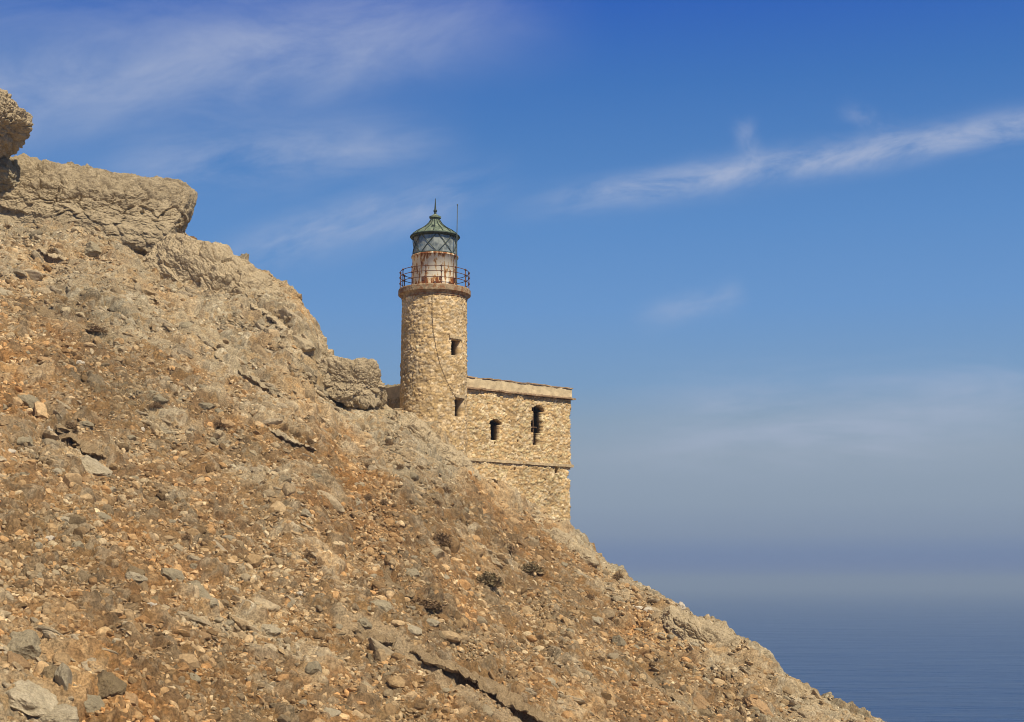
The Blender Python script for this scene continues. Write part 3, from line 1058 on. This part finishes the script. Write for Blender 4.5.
m_plaster = flat_mat('parapet_plaster', (0.60, 0.475, 0.285), 0.95, 0, 0.16, 3.0, (0.48, 0.36, 0.21), 0.52, 0.7, 0.03)
m_cop = flat_mat('coping_stone', (0.33, 0.22, 0.13), 0.95, 0, 0.3, 4.0, (0.44, 0.33, 0.20), 0.5, 0.65, 0.03)
htop = hv(520, 382.6)
rough_bar('cornice', -0.2, Lw + 0.14, -0.24, 0.5, ztop + 0.002, ztop + 0.10, 5, m_cop, house, 0.05, 0.09, [(2.2, 3.1, 0.12), (4.6, 5.1, 0.09)])
rough_bar('parapet', -0.1, Lw - 0.02, -0.10, 0.46, ztop + 0.11, htop - 0.05, 6, m_plaster, house, 0.045)
rough_bar('coping', -0.1, Lw + 0.02, -0.15, 0.5, htop - 0.045, htop + 0.02, 7, m_cop, house, 0.045, 0.1, [(1.5, 2.0, 0.1), (3.4, 3.6, 0.12)])
for a0, a1, b0, b1 in ((0.02, 0.4, 0.52, D), (Lw - 0.5, Lw - 0.04, 0.52, D)):
    q_ = MB()
    q_.box(((a0 + a1) / 2, (b0 + b1) / 2, (ztop + htop) / 2), (a1 - a0, b1 - b0, htop - ztop - 0.02))
    q_.build('parapet', m_plaster, house)
q_ = MB()
q_.box((Lw / 2, D - 0.25, (ztop + htop) / 2), (Lw - 1.1, 0.46, htop - ztop - 0.02))
q_.build('parapet', m_plaster, house)
q_ = MB()
q_.box((Lw / 2, D / 2 + 0.2, ztop - 0.16), (Lw - 1.0, D - 1.3, 0.24))
q_.build('roof', m_plaster, house)
rough_bar('string_course', 0.5, Lw + 0.05, -0.11, 0.2, zlow - 0.09, zlow + 0.08, 8, m_lintel, house, 0.03, 0.08, [(2.0, 2.4, 0.06), (5.0, 5.25, 0.09)])
sm = MB()
sm.box((hl(536.6), 0.34, hv(538, 425)), (0.07, 0.06, hv(538, 408) - hv(538, 443)))
sm.box((hl(536.6), 0.30, hv(538, 427)), (0.50, 0.06, 0.08))
sm.build('window_frame', m_shut, house)

# ------------------------------------------------------------------ outcrops of bedrock
def crag_mesh(name, dims, seed, mat, level=7, cuts=10, amp=1.0, power=3.2, layer=(0.15, 0.0, 1.0)):
    """a weathered mass of bedrock: a squared block, split by flat joints and broken into beds, knobs and cracks"""
    V, Fc = ico(level)
    k = (np.abs(V) ** power).sum(1) ** (-1 / power)
    V = V * k[:, None]
    r_ = np.random.default_rng(seed)
    for _ in range(cuts):
        n = r_.normal(size=3)
        n /= np.linalg.norm(n)
        d = r_.uniform(0.80, 1.02)
        ex = V @ n - d
        V = V - np.outer(np.maximum(ex, 0) * 0.85, n)
    V = V * np.asarray(dims)
    nr = V / (np.asarray(dims) ** 2)
    nr /= np.linalg.norm(nr, axis=1)[:, None] + 1e-9
    sc_ = min(dims)
    d = 0.11 * sc_ * fbm(V, 0.9 / sc_, 3, seed)
    ly = V @ (np.asarray(layer) / np.linalg.norm(layer))
    wv = ly + 0.35 * fbm(V, 0.5, 3, seed + 7)
    bed = np.stack([V[:, 0] * 0.36, V[:, 1] * 0.36, wv * 1.3], 1)
    d += amp * 0.13 * ridged(bed, 1.0, 5, seed + 11, 0.55)
    f1, f2, cid = worley3((V + 0.3 * fbm(V, 1.2, 2, seed + 3)[:, None]) * (0.75, 0.75, 1.1), seed)
    d += amp * (0.30 * (cid - 0.5) - 0.32 * np.exp(-(f2 - f1) * 15) * sstep(fbm(V, 0.5, 2, seed + 21), -0.2, 0.2))
    f1, f2, cid = worley3((V + 0.1 * fbm(V, 2.2, 2, seed + 4)[:, None]) * 2.3, seed + 1)
    d += amp * (0.11 * (cid - 0.5) - 0.09 * np.exp(-(f2 - f1) * 9))
    d += 0.11 * fbm(V, 1.9, 5, seed + 13, 0.68)
    V = V + nr * d[:, None]
    return mesh_np(name, V, Fc, smooth=False, mat=mat)


def crag(label, u, v, y, du, dv, depth, tilt, seed, mat, cat='rock', rotz=0.0, rx=0.0, name='rock_outcrop', **kw):
    p = P(u, v, y)
    m_ = y / F
    me = crag_mesh(name, (du * m_, depth, dv * m_), seed, mat, **kw)
    o = link(name, me, label=label, category=cat)
    o.location = p
    o.rotation_euler = (rx, R(tilt), rotz)
    return o


crag('rough boulder head overhanging the skyline at the top of the slope', -38, 121, 80.6, 62, 36, 3.6, 6, 5, M_BEIGE, power=2.8, cuts=6, level=8)
crag('rounded shaded boulder tucked under the overhanging boulder head', 0, 178, 83.2, 15, 18, 1.0, 0, 8, M_GREY, level=6, power=2.2, amp=0.45)
crag('long flat topped ledge of beige rock with a blunt end on the skyline', 60, 217, 88.2, 138, 46, 5.0, 7, 23, M_BEIGE, power=9.0, cuts=3, amp=0.8, level=8)
crag('broad craggy rock face on the skyline above the square boulder', 238, 322, 83.8, 104, 52, 4.2, 36, 31, M_BEIGE, power=3.6, cuts=9, level=8, amp=0.6)
crag('squared boulder on the ridge beside the lighthouse with a dark gap under it', 350, 384, 76.3, 34, 23, 1.7, 4, 47, M_BEIGE, power=4.5, cuts=8, amp=0.7)
crag('low pale bedrock hump at the foot of the lighthouse tower', 428, 458, 76.4, 58, 24, 1.6, 36, 52, M_BEIGE, power=2.6, amp=0.6)
crag('pale grey bedrock shelf under the house corner', 566, 556, 79.0, 52, 17, 2.2, 36, 66, M_BEIGE, power=2.8, amp=0.6)
crag('pale rock shoulder low on the skyline above the sea', 720, 658, 71.8, 68, 22, 2.2, 37, 71, M_BEIGE, power=2.8, amp=0.6)

crag('low fractured rock step on the ridge just above the square boulder', 306, 362, 79.6, 34, 24, 2.4, 38, 83, M_BEIGE, power=4.0, cuts=9, amp=0.8)
crag('fractured bedrock step in the middle of the pale bedrock, below the craggy rock face', 216, 352, 79.0, 52, 17, 1.6, 34, 91, M_BEIGE, power=4.0, cuts=9, amp=0.8)
# ledges: lips of rock that overhang the hollows carved above
LEDGE_LABELS = ['long thin rock lip over a dark hollow, the longest ledge on the lower slope', 'short rock lip beside the dry bushes in the middle of the slope', 'curved rock lip over a dark crack above the pale rounded boulder',
                'small rock lip below the long flat topped ledge', 'short rock lip over a row of grey slabs', 'brown rock lip running down from the pale slab near the top of the scree', 'rock lip sheltering dark bushes below the house', 'thin rock lip just below the long flat topped ledge, highest of the rock lips', 'thin long rock lip crossing the middle of the pale bedrock', 'thin rock lip on the craggy rock face above the square boulder', 'thin rock lip low on the pale bedrock, upslope of the brown scree', 'thin rock lip with dry tufts where bedrock meets the brown scree', 'thin rock lip in the bedrock at the foot of the tower', 'jagged rock lip on the orange scree under the pale grey shoulder']
for (d3, t, wid, dep, lip), lab in zip(ledge_lines, LEDGE_LABELS):
    n = len(d3)
    dirn = np.gradient(d3[:, :2], axis=0)
    dirn /= np.linalg.norm(dirn, axis=1)[:, None] + 1e-9
    dn = np.stack([dirn[:, 1], -dirn[:, 0]], 1)
    sgn = np.sign((dn * (sp, -cp)).sum(1))
    dn = dn * sgn[:, None]
    tap = np.sin(np.pi * np.clip(t, 0.03, 0.97)) ** 0.45
    rag = 1 + 0.5 * perlin(d3, 2.0, 5) + 0.35 * perlin(d3, 5.0, 6)
    prof = [(-0.9, -0.35), (-0.55, -0.12), (-0.2, 0.02), (0.35, 0.04), (0.75, -0.02), (1.0, -0.22), (0.85, -0.50), (0.3, -0.55), (-0.5, -0.75), (-0.9, -0.8)]
    V = []
    for i in range(n):
        for (o_, h) in prof:
            off = o_ * (wid * tap[i] * rag[i] if o_ > 0 else wid * 1.3 * tap[i])
            q = d3[i, :2] + dn[i] * off
            zz = d3[i, 2] - 0.45 * off * (0.8 if o_ > 0 else 0.9) + h * lip * tap[i] * 1.2
            V.append((q[0], q[1], zz))
    V = np.array(V)
    V += 0.12 * np.stack([fbm(V, 2.2, 4, 300, 0.65), fbm(V, 2.2, 4, 301, 0.65), fbm(V, 2.2, 4, 302, 0.65)], 1)
    m = len(prof)
    q = [(i * m + j, i * m + (j + 1) % m, (i + 1) * m + (j + 1) % m, (i + 1) * m + j) for i in range(n - 1) for j in range(m)]
    me = mesh_np('rock_ledge', V, [np.array(q), np.array([tuple(range(m))[::-1], tuple((n - 1) * m + j for j in range(m))])], smooth=False, mat=M_EARTH if not lab.startswith('thin') else M_BEIGE)
    link('rock_ledge', me, label=lab, category='rock ledge')


# ------------------------------------------------------------------ boulders and stones
def stone_mesh(seed, level=4, cuts=15, rough=0.11):
    V, Fc = ico(level)
    V = V.copy()
    r_ = np.random.default_rng(seed)
    V = V * (1 + 0.22 * fbm(V, 0.8, 3, seed))[:, None]
    for _ in range(cuts):
        n = r_.normal(size=3)
        n /= np.linalg.norm(n)
        d = r_.uniform(0.55, 0.92)
        ex = V @ n - d
        V = V - np.outer(np.maximum(ex, 0) * 0.93, n)
    V = V * (1 + rough * fbm(V, 3.0, 4, seed + 2))[:, None]
    V -= V.mean(0)
    V /= np.abs(V).max(0)
    return V, Fc


MATS = {'beige': M_BEIGE, 'grey': M_GREY, 'pale': M_PALE, 'ochre': M_OCHRE, 'brown': M_BROWN, 'white': M_WHITE}
_sm = {}


def stone_data(kind, shape, level=4):
    if (kind, shape, level) not in _sm:
        V, Fc = stone_mesh(500 + shape, level)
        _sm[(kind, shape, level)] = mesh_np('stone', V, Fc, smooth=False, mat=MATS[kind])
    return _sm[(kind, shape, level)]


def put_stone(name, kind, shape, u, v, w, h, tilt, label, cat='boulder', level=4, sink=0.36, group=None, yaw=None):
    p = hit(u, v + h * 0.35)
    m_ = p[1] / F
    o = link(name, stone_data(kind, shape, level), label=label, category=cat, group=group)
    sx, sz = w * m_ / 2, h * m_ / 2
    o.scale = (sx, 0.5 * (sx + sz), sz)
    o.rotation_euler = (R(8), R(tilt), yaw if yaw is not None else R((shape * 47) % 30 - 15))
    o.location = (p[0], p[1] + 0.2 * sx, p[2] + sz * (1 - 2 * sink) * 0.6)
    return o


B = [('grey', 0, 24, 640, 46, 40, 10, 'large rounded grey boulder at the top of the boulder pile'),
     ('ochre', 1, 12, 658, 32, 24, 10, 'rusty ochre stone wedged under the large grey boulder'),
     ('brown', 2, 47, 667, 30, 26, 25, 'dark brown boulder in the middle of the boulder pile'),
     ('pale', 3, 64, 672, 17, 46, -14, 'narrow upright pale slab in the boulder pile'),
     ('pale', 4, 26, 693, 74, 40, 24, 'widest pale grey slab at the foot of the boulder pile'),
     ('pale', 5, 58, 712, 52, 36, 12, 'lumpy pale boulder beside the widest slab'),
     ('grey', 6, 86, 698, 38, 26, 20, 'grey boulder on the edge of the boulder pile'),
     ('brown', 7, 106, 680, 36, 33, 15, 'rounded brown grey boulder standing apart from the boulder pile'),
     ('ochre', 0, 130, 698, 24, 16, 28, 'flat ochre slab beyond the rounded brown boulder'),
     ('white', 1, 152, 677, 12, 10, 0, 'small white stone near the flat ochre slab'),
     ('brown', 2, 132, 569, 28, 17, 18, 'flat brown grey stone alone on the pale scree'),
     ('white', 3, 48, 537, 13, 10, 0, 'white stone high above the boulder pile'),
     ('white', 4, 151, 603, 15, 11, 8, 'white stone below the flat brown grey stone'),
     ('pale', 5, 37, 574, 14, 11, 0, 'pale stone beside a dark cleft above the boulder pile'),
     ('grey', 6, 172, 571, 26, 20, 25, 'grey stone upslope of a leaning grey slab'),
     ('grey', 7, 197, 588, 32, 17, 38, 'leaning grey slab in a trail of stones'),
     ('pale', 0, 212, 601, 20, 13, 20, 'pale slab below the leaning grey slab'),
     ('brown', 1, 231, 617, 12, 13, 0, 'dark squarish stone at the end of the stone trail'),
     ('pale', 2, 268, 627, 32, 15, 8, 'long pale grey slab alone in the lower scree'),
     ('pale', 3, 228, 537, 15, 11, 12, 'pale angular stone in the brown gravel'),
     ('grey', 4, 101, 515, 26, 15, 18, 'low grey rock on the open gravel'),
     ('pale', 5, 66, 517, 20, 13, 10, 'pale low rock next to the low grey rock'),
     ('grey', 6, 29, 397, 30, 21, 20, 'rounded grey boulder half sunk in the upper scree'),
     ('pale', 7, 90, 463, 42, 24, 22, 'broad pale rounded boulder under the curved rock lip'),
     ('grey', 0, 24, 438, 28, 15, 22, 'flat grey slab upslope of the broad pale boulder'),
     ('white', 1, 50, 428, 13, 8, 15, 'small bright stone by the curved rock lip'),
     ('grey', 2, 157, 396, 28, 15, 12, 'grey stone with a dark tuft under it'),
     ('grey', 3, 205, 404, 18, 13, 10, 'grey stone near a brown tuft on the upper scree'),
     ('white', 4, 80, 361, 11, 9, 0, 'pale pinkish stone high on the scree'),
     ('white', 5, 141, 428, 10, 7, 0, 'tiny white stone in the middle of the brown scree'),
     ('ochre', 6, 45, 358, 19, 12, 15, 'bright orange stone high on the scree'),
     ('white', 7, 9, 450, 13, 9, 0, 'white stone by the flat grey slab'),
     ('pale', 0, 6, 292, 34, 11, 24, 'long white weathered slab where the scree meets the bedrock'),
     ('grey', 1, 95, 246, 42, 20, 14, 'grey rock with a dark underside below the flat topped ledge'),
     ('pale', 2, 410, 627, 30, 14, 15, 'largest pale slab in the row of grey slabs'),
     ('pale', 3, 430, 621, 20, 12, 10, 'pale stone at the end of the row of grey slabs'),
     ('grey', 4, 363, 620, 20, 15, 20, 'grey block at the start of the row of grey slabs'),
     ('grey', 5, 381, 603, 28, 18, 25, 'grey rock above the row of grey slabs'),
     ('white', 6, 301, 592, 10, 8, 0, 'pinkish white stone upslope of the row of slabs'),
     ('pale', 7, 527, 562, 19, 11, 20, 'pale orange stone sheltering under the rock lip below the house'),
     ('grey', 0, 413, 572, 22, 14, 15, 'grey stone next to the dry bushes'),
     ('brown', 1, 369, 656, 9, 15, 0, 'dark upright stone like a post on the lower scree'),
     ('brown', 2, 344, 706, 20, 10, 12, 'dark flat stone at the bottom of the scree'),
     ('white', 3, 637, 606, 14, 8, 8, 'white stone beside the upright white rock'),
     ('white', 4, 681, 604, 11, 14, 18, 'upright white rock standing on the skyline above the sea'),
     ('white', 5, 648, 608, 11, 7, 0, 'small white stone between white stones near the skyline'),
     ('ochre', 6, 760, 704, 34, 22, 35, 'large orange rock low on the slope near the sea'),
     ('ochre', 7, 700, 700, 30, 20, 30, 'orange block beside the jagged rock lip'),
     ('grey', 1, 620, 640, 22, 16, 25, 'grey boulder in the orange scree above the jagged rock lip'),
     ('beige', 2, 586, 553, 34, 20, 30, 'beige block on the skyline just past the house corner'),
     ('beige', 3, 300, 340, 30, 22, 30, 'beige block jutting from the craggy rock face')]
for kind, shp, u, v, w, h, tl, lab in B:
    put_stone('boulder' if w >= 18 else 'stone', kind, shp, u, v, w, h, tl, lab, 'boulder' if w >= 18 else 'stone', level=5 if w > 30 else 4)

# loose stones large enough to count, strewn over the slope
GL = {'pale': ('pale angular stone lying loose among the gravel of the scree', 'pale loose stones on the scree'), 'grey': ('grey angular stone lying loose among the gravel of the scree', 'grey loose stones on the scree'),
      'beige': ('beige angular stone lying loose among the gravel of the scree', 'beige loose stones on the scree'), 'ochre': ('ochre angular stone lying loose among the gravel of the scree', 'ochre loose stones on the scree'),
      'brown': ('dark brown angular stone lying loose among the gravel of the scree', 'dark brown loose stones on the scree')}
kinds = list(GL)
placed, tries = [], 0
while len(placed) < 225 and tries < 6000:
    tries += 1
    u, v = rng.uniform(0, 860), rng.uniform(260, 718)
    vs = np.interp(u, crest[:, 0], crest[:, 1])
    if v < vs + 14 or (390 < u < 590 and v < vs + 20):
        continue
    w = min(9 + rng.exponential(3.4), 24) * np.interp(v, [250, 720], [0.85, 1.15])
    if any(abs(u - a) < (w + c_) * 0.7 and abs(v - b_) < (w + c_) * 0.5 for a, b_, c_ in placed):
        continue
    placed.append((u, v, w))
    kd = kinds[rng.choice(5, p=[0.24, 0.26, 0.26, 0.14, 0.10])]
    put_stone('stone', kd, int(rng.integers(8)), u, v, w, w * rng.uniform(0.5, 0.85), rng.uniform(-5, 40), GL[kd][0], 'stone', 3, 0.3, GL[kd][1], rng.uniform(-0.6, 0.6))

# gravel and rubble: far too many to count
def rubble(n, smin, smed, smax, seed, level, bedrock=False, clump=(0.62, 1.1), xy=None):
    r_ = np.random.default_rng(seed)
    bank = [stone_mesh(900 + seed * 10 + k, level, 6, 0.1) for k in range(9)]
    if level == 1:
        bank = [(v * np.random.default_rng(k).uniform(0.62, 1.2, (len(v), 1)), f) for k, (v, f) in enumerate(bank)]
    y = 36 + (92 - 36) * r_.random(n) ** 0.9
    a = r_.uniform(-0.43, 0.40, n)
    x = a * y
    ok = y < np.interp(a, A, yc) + 2
    if xy is not None:
        x, y = xy[:, 0], xy[:, 1]
        ok = np.ones(len(x), bool)
    x, y = x[ok], y[ok]
    q = np.stack([x, y, np.zeros_like(x)], 1)
    cl_ = fbm(q, 0.35, 4, seed + 50)
    i = np.clip(np.searchsorted(Y, y), 0, len(Y) - 1)
    j = np.clip(np.searchsorted(A, x / y), 0, len(A) - 1)
    rz = rock[i, j]
    keep = r_.random(len(x)) < np.clip(clump[0] + clump[1] * cl_, 0.04, 1) * (1 - 0.48 * rz)
    if bedrock:
        keep = r_.random(len(x)) < np.clip(rz * (0.75 + 0.9 * cl_), 0, 1) + 0.04
    x, y, rz, cl_ = x[keep], y[keep], rz[keep], cl_[keep]
    ok = np.ones(len(x), bool)
    for d3, t, wid, dep, lip in ledge_lines:
        dd = np.sqrt(((np.stack([x, y], 1)[:, None, :] - d3[None, ::3, :2]) ** 2).sum(2))
        kk = dd.argmin(1)
        dwn = (x - d3[::3][kk, 0]) * sp - (y - d3[::3][kk, 1]) * cp
        ok &= (dd.min(1) > wid * 1.35) | (dwn < -0.05)
    bare = near_line(x, y, track)
    ok &= (bare > 0.55) | ((r_.random(len(x)) < 0.12) & (smed < 0.1))
    x, y, rz, cl_ = x[ok], y[ok], rz[ok], cl_[ok]
    n = len(x)
    s = np.clip(smed * np.exp(r_.normal(0, 0.45, n)), smin, smax)
    z = z_at(x, y) + s * (-0.20 if bedrock else 0.25)
    th, ph = r_.uniform(0, 6.283, n), r_.normal(0, 0.6, n)
    ps = r_.normal(0, 0.55, n) + 0.35
    if bedrock:
        th, ph, ps = r_.normal(0, 0.5, n), r_.normal(-0.3, 0.3, n), r_.normal(0.5, 0.3, n)
    palr = np.array([(0.46, 0.37, 0.255), (0.36, 0.305, 0.225), (0.44, 0.305, 0.175), (0.25, 0.185, 0.115), (0.56, 0.49, 0.37), (0.38, 0.29, 0.185)])
    w1 = np.cumsum([0.24, 0.22, 0.12, 0.17, 0.06, 0.22])  # the dark brown share also paints in the shade of crevices
    w2 = np.cumsum([0.34, 0.30, 0.05, 0.05, 0.10, 0.16])
    rr = r_.random(n)
    ci = np.where(rz > 0.5, np.searchsorted(w2 / w2[-1], rr), np.searchsorted(w1 / w1[-1], rr))
    colr = palr[np.clip(ci, 0, 5)] ** 1.12 * 1.1 * (0.99, 0.96, 0.86) * r_.uniform(0.58, 1.24, n)[:, None]
    colr = colr * patches(np.stack([x, y, z], 1), rz)
    Vs, Fs, Cs, o = [], [], [], 0
    pk = r_.integers(0, len(bank), n)
    c1, s1, c2, s2, c3, s3 = np.cos(th), np.sin(th), np.cos(ph), np.sin(ph), np.cos(ps), np.sin(ps)
    Z_, O_ = np.zeros(n), np.ones(n)
    Rz = np.stack([np.stack([c1, -s1, Z_], 1), np.stack([s1, c1, Z_], 1), np.stack([Z_, Z_, O_], 1)], 1)
    Rx = np.stack([np.stack([O_, Z_, Z_], 1), np.stack([Z_, c2, -s2], 1), np.stack([Z_, s2, c2], 1)], 1)
    Ry = np.stack([np.stack([c3, Z_, s3], 1), np.stack([Z_, O_, Z_], 1), np.stack([-s3, Z_, c3], 1)], 1)
    M = Ry @ Rx @ Rz
    scl = np.stack([s, s * r_.uniform(0.6, 0.95, n), s * r_.uniform(0.4, 0.75, n)], 1)
    if bedrock:
        scl[:, 0] *= r_.uniform(1.0, 1.8, n)
        scl[:, 2] *= 0.8
        bc = np.array([(0.395, 0.312, 0.208), (0.34, 0.275, 0.19), (0.43, 0.35, 0.245), (0.36, 0.265, 0.16)])
        colr = bc[r_.integers(0, 4, n)] * r_.uniform(0.82, 1.08, n)[:, None] * (1, 0.98, 0.90)
    for k, (bv, bf) in enumerate(bank):
        w = np.where(pk == k)[0]
        if not len(w):
            continue
        v_ = np.einsum('nij,nkj->nki', M[w], bv[None] * scl[w][:, None, :])
        v_ += np.stack([x[w], y[w], z[w]], 1)[:, None, :]
        nv = len(bv)
        Vs.append(v_.reshape(-1, 3))
        Fs.append((bf[None] + (o + np.arange(len(w)) * nv)[:, None, None]).reshape(-1, 3))
        Cs.append(np.repeat(colr[w], nv, 0))
        o += len(w) * nv
    return np.concatenate(Vs), np.concatenate(Fs), np.concatenate(Cs)


def heap(name, sets):
    Vs, Fs, Cs, o = [], [], [], 0
    for V, Fc, C in sets:
        Vs.append(V)
        Fs.append(Fc + o)
        Cs.append(C)
        o += len(V)
    link(name, mesh_np(name, np.concatenate(Vs), np.concatenate(Fs), np.concatenate(Cs), False, M_STONES), kind='stuff')


# masonry fallen from the walls lies along their foot
foot = np.array([hit(u, np.interp(u, crest[:, 0], crest[:, 1]) + 2 + rng.exponential(6))[:2] for u in rng.uniform(425, 590, 700)])
foot += rng.normal(0, 0.15, foot.shape)
heap('gravel', [rubble(500000, 0.035, 0.070, 0.17, 1, 1, False, (0.85, 0.8)), rubble(46000, 0.07, 0.11, 0.30, 2, 2), rubble(11000, 0.12, 0.18, 0.55, 5, 2, False, (0.08, 1.5)),
                rubble(700, 0.05, 0.10, 0.28, 6, 2, False, (2.0, 0.0), foot)])
heap('bedrock_rubble', [rubble(9000, 0.10, 0.20, 0.75, 3, 3, True), rubble(60000, 0.05, 0.10, 0.30, 7, 2, True)])

# ------------------------------------------------------------------ dry bushes
m_br = flat_mat('dry_brown_twigs', (0.23, 0.15, 0.08), 0.95, 0, 0.5, 9.0)
m_ol = flat_mat('olive_leaves', (0.21, 0.17, 0.085), 0.9, 0, 0.5, 5.0, (0.25, 0.175, 0.095), 0.45, 0.55)


def bush_meshes(seed, n, mat):
    r_ = np.random.default_rng(seed)
    d = r_.normal(size=(n, 3))
    d[:, 2] = np.abs(d[:, 2])
    d /= np.linalg.norm(d, axis=1)[:, None]
    lump = 1 + 0.35 * fbm(d, 1.6, 2, seed)
    p = d * (r_.random(n) ** 0.45 * lump)[:, None]
    a = r_.normal(size=(n, 3))
    a = a / np.linalg.norm(a, axis=1)[:, None] * r_.uniform(0.06, 0.13, n)[:, None]
    a += d * 0.06
    b_ = np.cross(a, r_.normal(size=(n, 3)))
    b_ = b_ / (np.linalg.norm(b_, axis=1)[:, None] + 1e-9) * r_.uniform(0.03, 0.06, n)[:, None]
    V = np.stack([p - a, p + b_, p + a, p - b_], 1).reshape(-1, 3)
    leaf = mesh_np('foliage', V, np.arange(4 * n).reshape(-1, 4), smooth=False, mat=mat)
    sm_ = MB()
    for _ in range(9):
        e = r_.normal(size=3)
        e[2] = abs(e[2]) + 0.3
        e /= np.linalg.norm(e)
        sm_.tube([(0, 0, -0.2), e * 0.45 + r_.normal(size=3) * 0.05, e * 0.95], (0.035, 0.02, 0.008), 4)
    stem = mesh_np('stems', np.concatenate(sm_.V), [np.concatenate(sm_.Q), np.concatenate(sm_.T)], mat=m_br)
    return leaf, stem


BM = {('br', k): bush_meshes(60 + k, 1100, m_br) for k in range(3)}
BM.update({('ol', k): bush_meshes(80 + k, 1400, m_ol) for k in range(2)})
BU = [('ol', 0, 487, 582, 38, 22, 'largest olive green bush on the slope below the house'),
      ('br', 0, 438, 541, 28, 22, 'round brown bush upslope of the olive green bush'),
      ('br', 1, 508, 550, 18, 18, 'dark brown bush under the rock lip below the house'),
      ('ol', 1, 529, 570, 28, 14, 'low dull olive bush downslope of the pale orange stone'),
      ('br', 2, 424, 606, 44, 16, 'wide low dry brown bush above the row of grey slabs'),
      ('br', 0, 618, 578, 13, 12, 'dark bush on the skyline past the house corner'),
      ('br', 1, 95, 331, 26, 12, 'flat brown bush where the upper scree meets the bedrock'),
      ('br', 2, 156, 407, 14, 11, 'dark tuft under the grey stone'),
      ('br', 0, 218, 426, 17, 12, 'brown tuft near the grey stone on the upper scree'),
      ('br', 1, 72, 428, 16, 12, 'brown tuft in the dark crack of the curved rock lip')]
TU_ = [(309, 445, 12), (296, 438, 11), (284, 431, 9), (367, 468, 9), (368, 500, 10), (384, 505, 9), (374, 521, 10), (410, 504, 8), (444, 494, 14), (437, 506, 11), (460, 522, 9), (310, 558, 13), (322, 424, 8), (390, 446, 9), (420, 470, 8),
       (52, 256, 14), (150, 263, 8), (60, 318, 12), (140, 316, 10), (244, 372, 8), (205, 545, 8), (186, 541, 11), (270, 505, 9), (230, 470, 8), (340, 545, 9), (400, 470, 10), (566, 640, 12), (600, 662, 10), (540, 640, 9), (590, 600, 10), (640, 650, 10), (500, 515, 9)]

while len(TU_) < 105:
    u, v = rng.uniform(0, 840), rng.uniform(200, 715)
    if v > np.interp(u, crest[:, 0], crest[:, 1]) + 14 and not (400 < u < 590 and v < np.interp(u, crest[:, 0], crest[:, 1]) + 30):
        TU_.append((u, v, rng.uniform(4.5, 9)))


def put_bush(kind, k, u, v, w, h, label, cat, group=None, parts=True, name='bush'):
    p = hit(u, v + h * 0.3)
    m_ = p[1] / F
    o = thing(name, label, cat, p + np.array((0, 0, 0.10)), (u * 7.3) % 6.28, group)
    o.scale = (w * m_ / 2, w * m_ / 2, h * m_ * 0.6)
    lf, st_ = BM[(kind, k)]
    link('foliage', lf, o)
    if parts:
        link('stems', st_, o)


for kd, k, u, v, w, h, lab in BU:
    put_bush(kd, k, u, v, w, h, lab, 'bush')
for i, (u, v, w) in enumerate(TU_):
    p = hit(u, v)
    m_ = p[1] / F
    o = link('dry_tuft', BM[('br', i % 3)][0], label='small dark brown dry tuft growing out of the stony slope', category='tuft', group='dry tufts on the slope')
    o.location = p + np.array((0, 0, 0.04))
    o.scale = (w * m_ / 2, w * m_ / 2, w * m_ * 0.5)
    o.rotation_euler = (0, 0, i * 1.3)
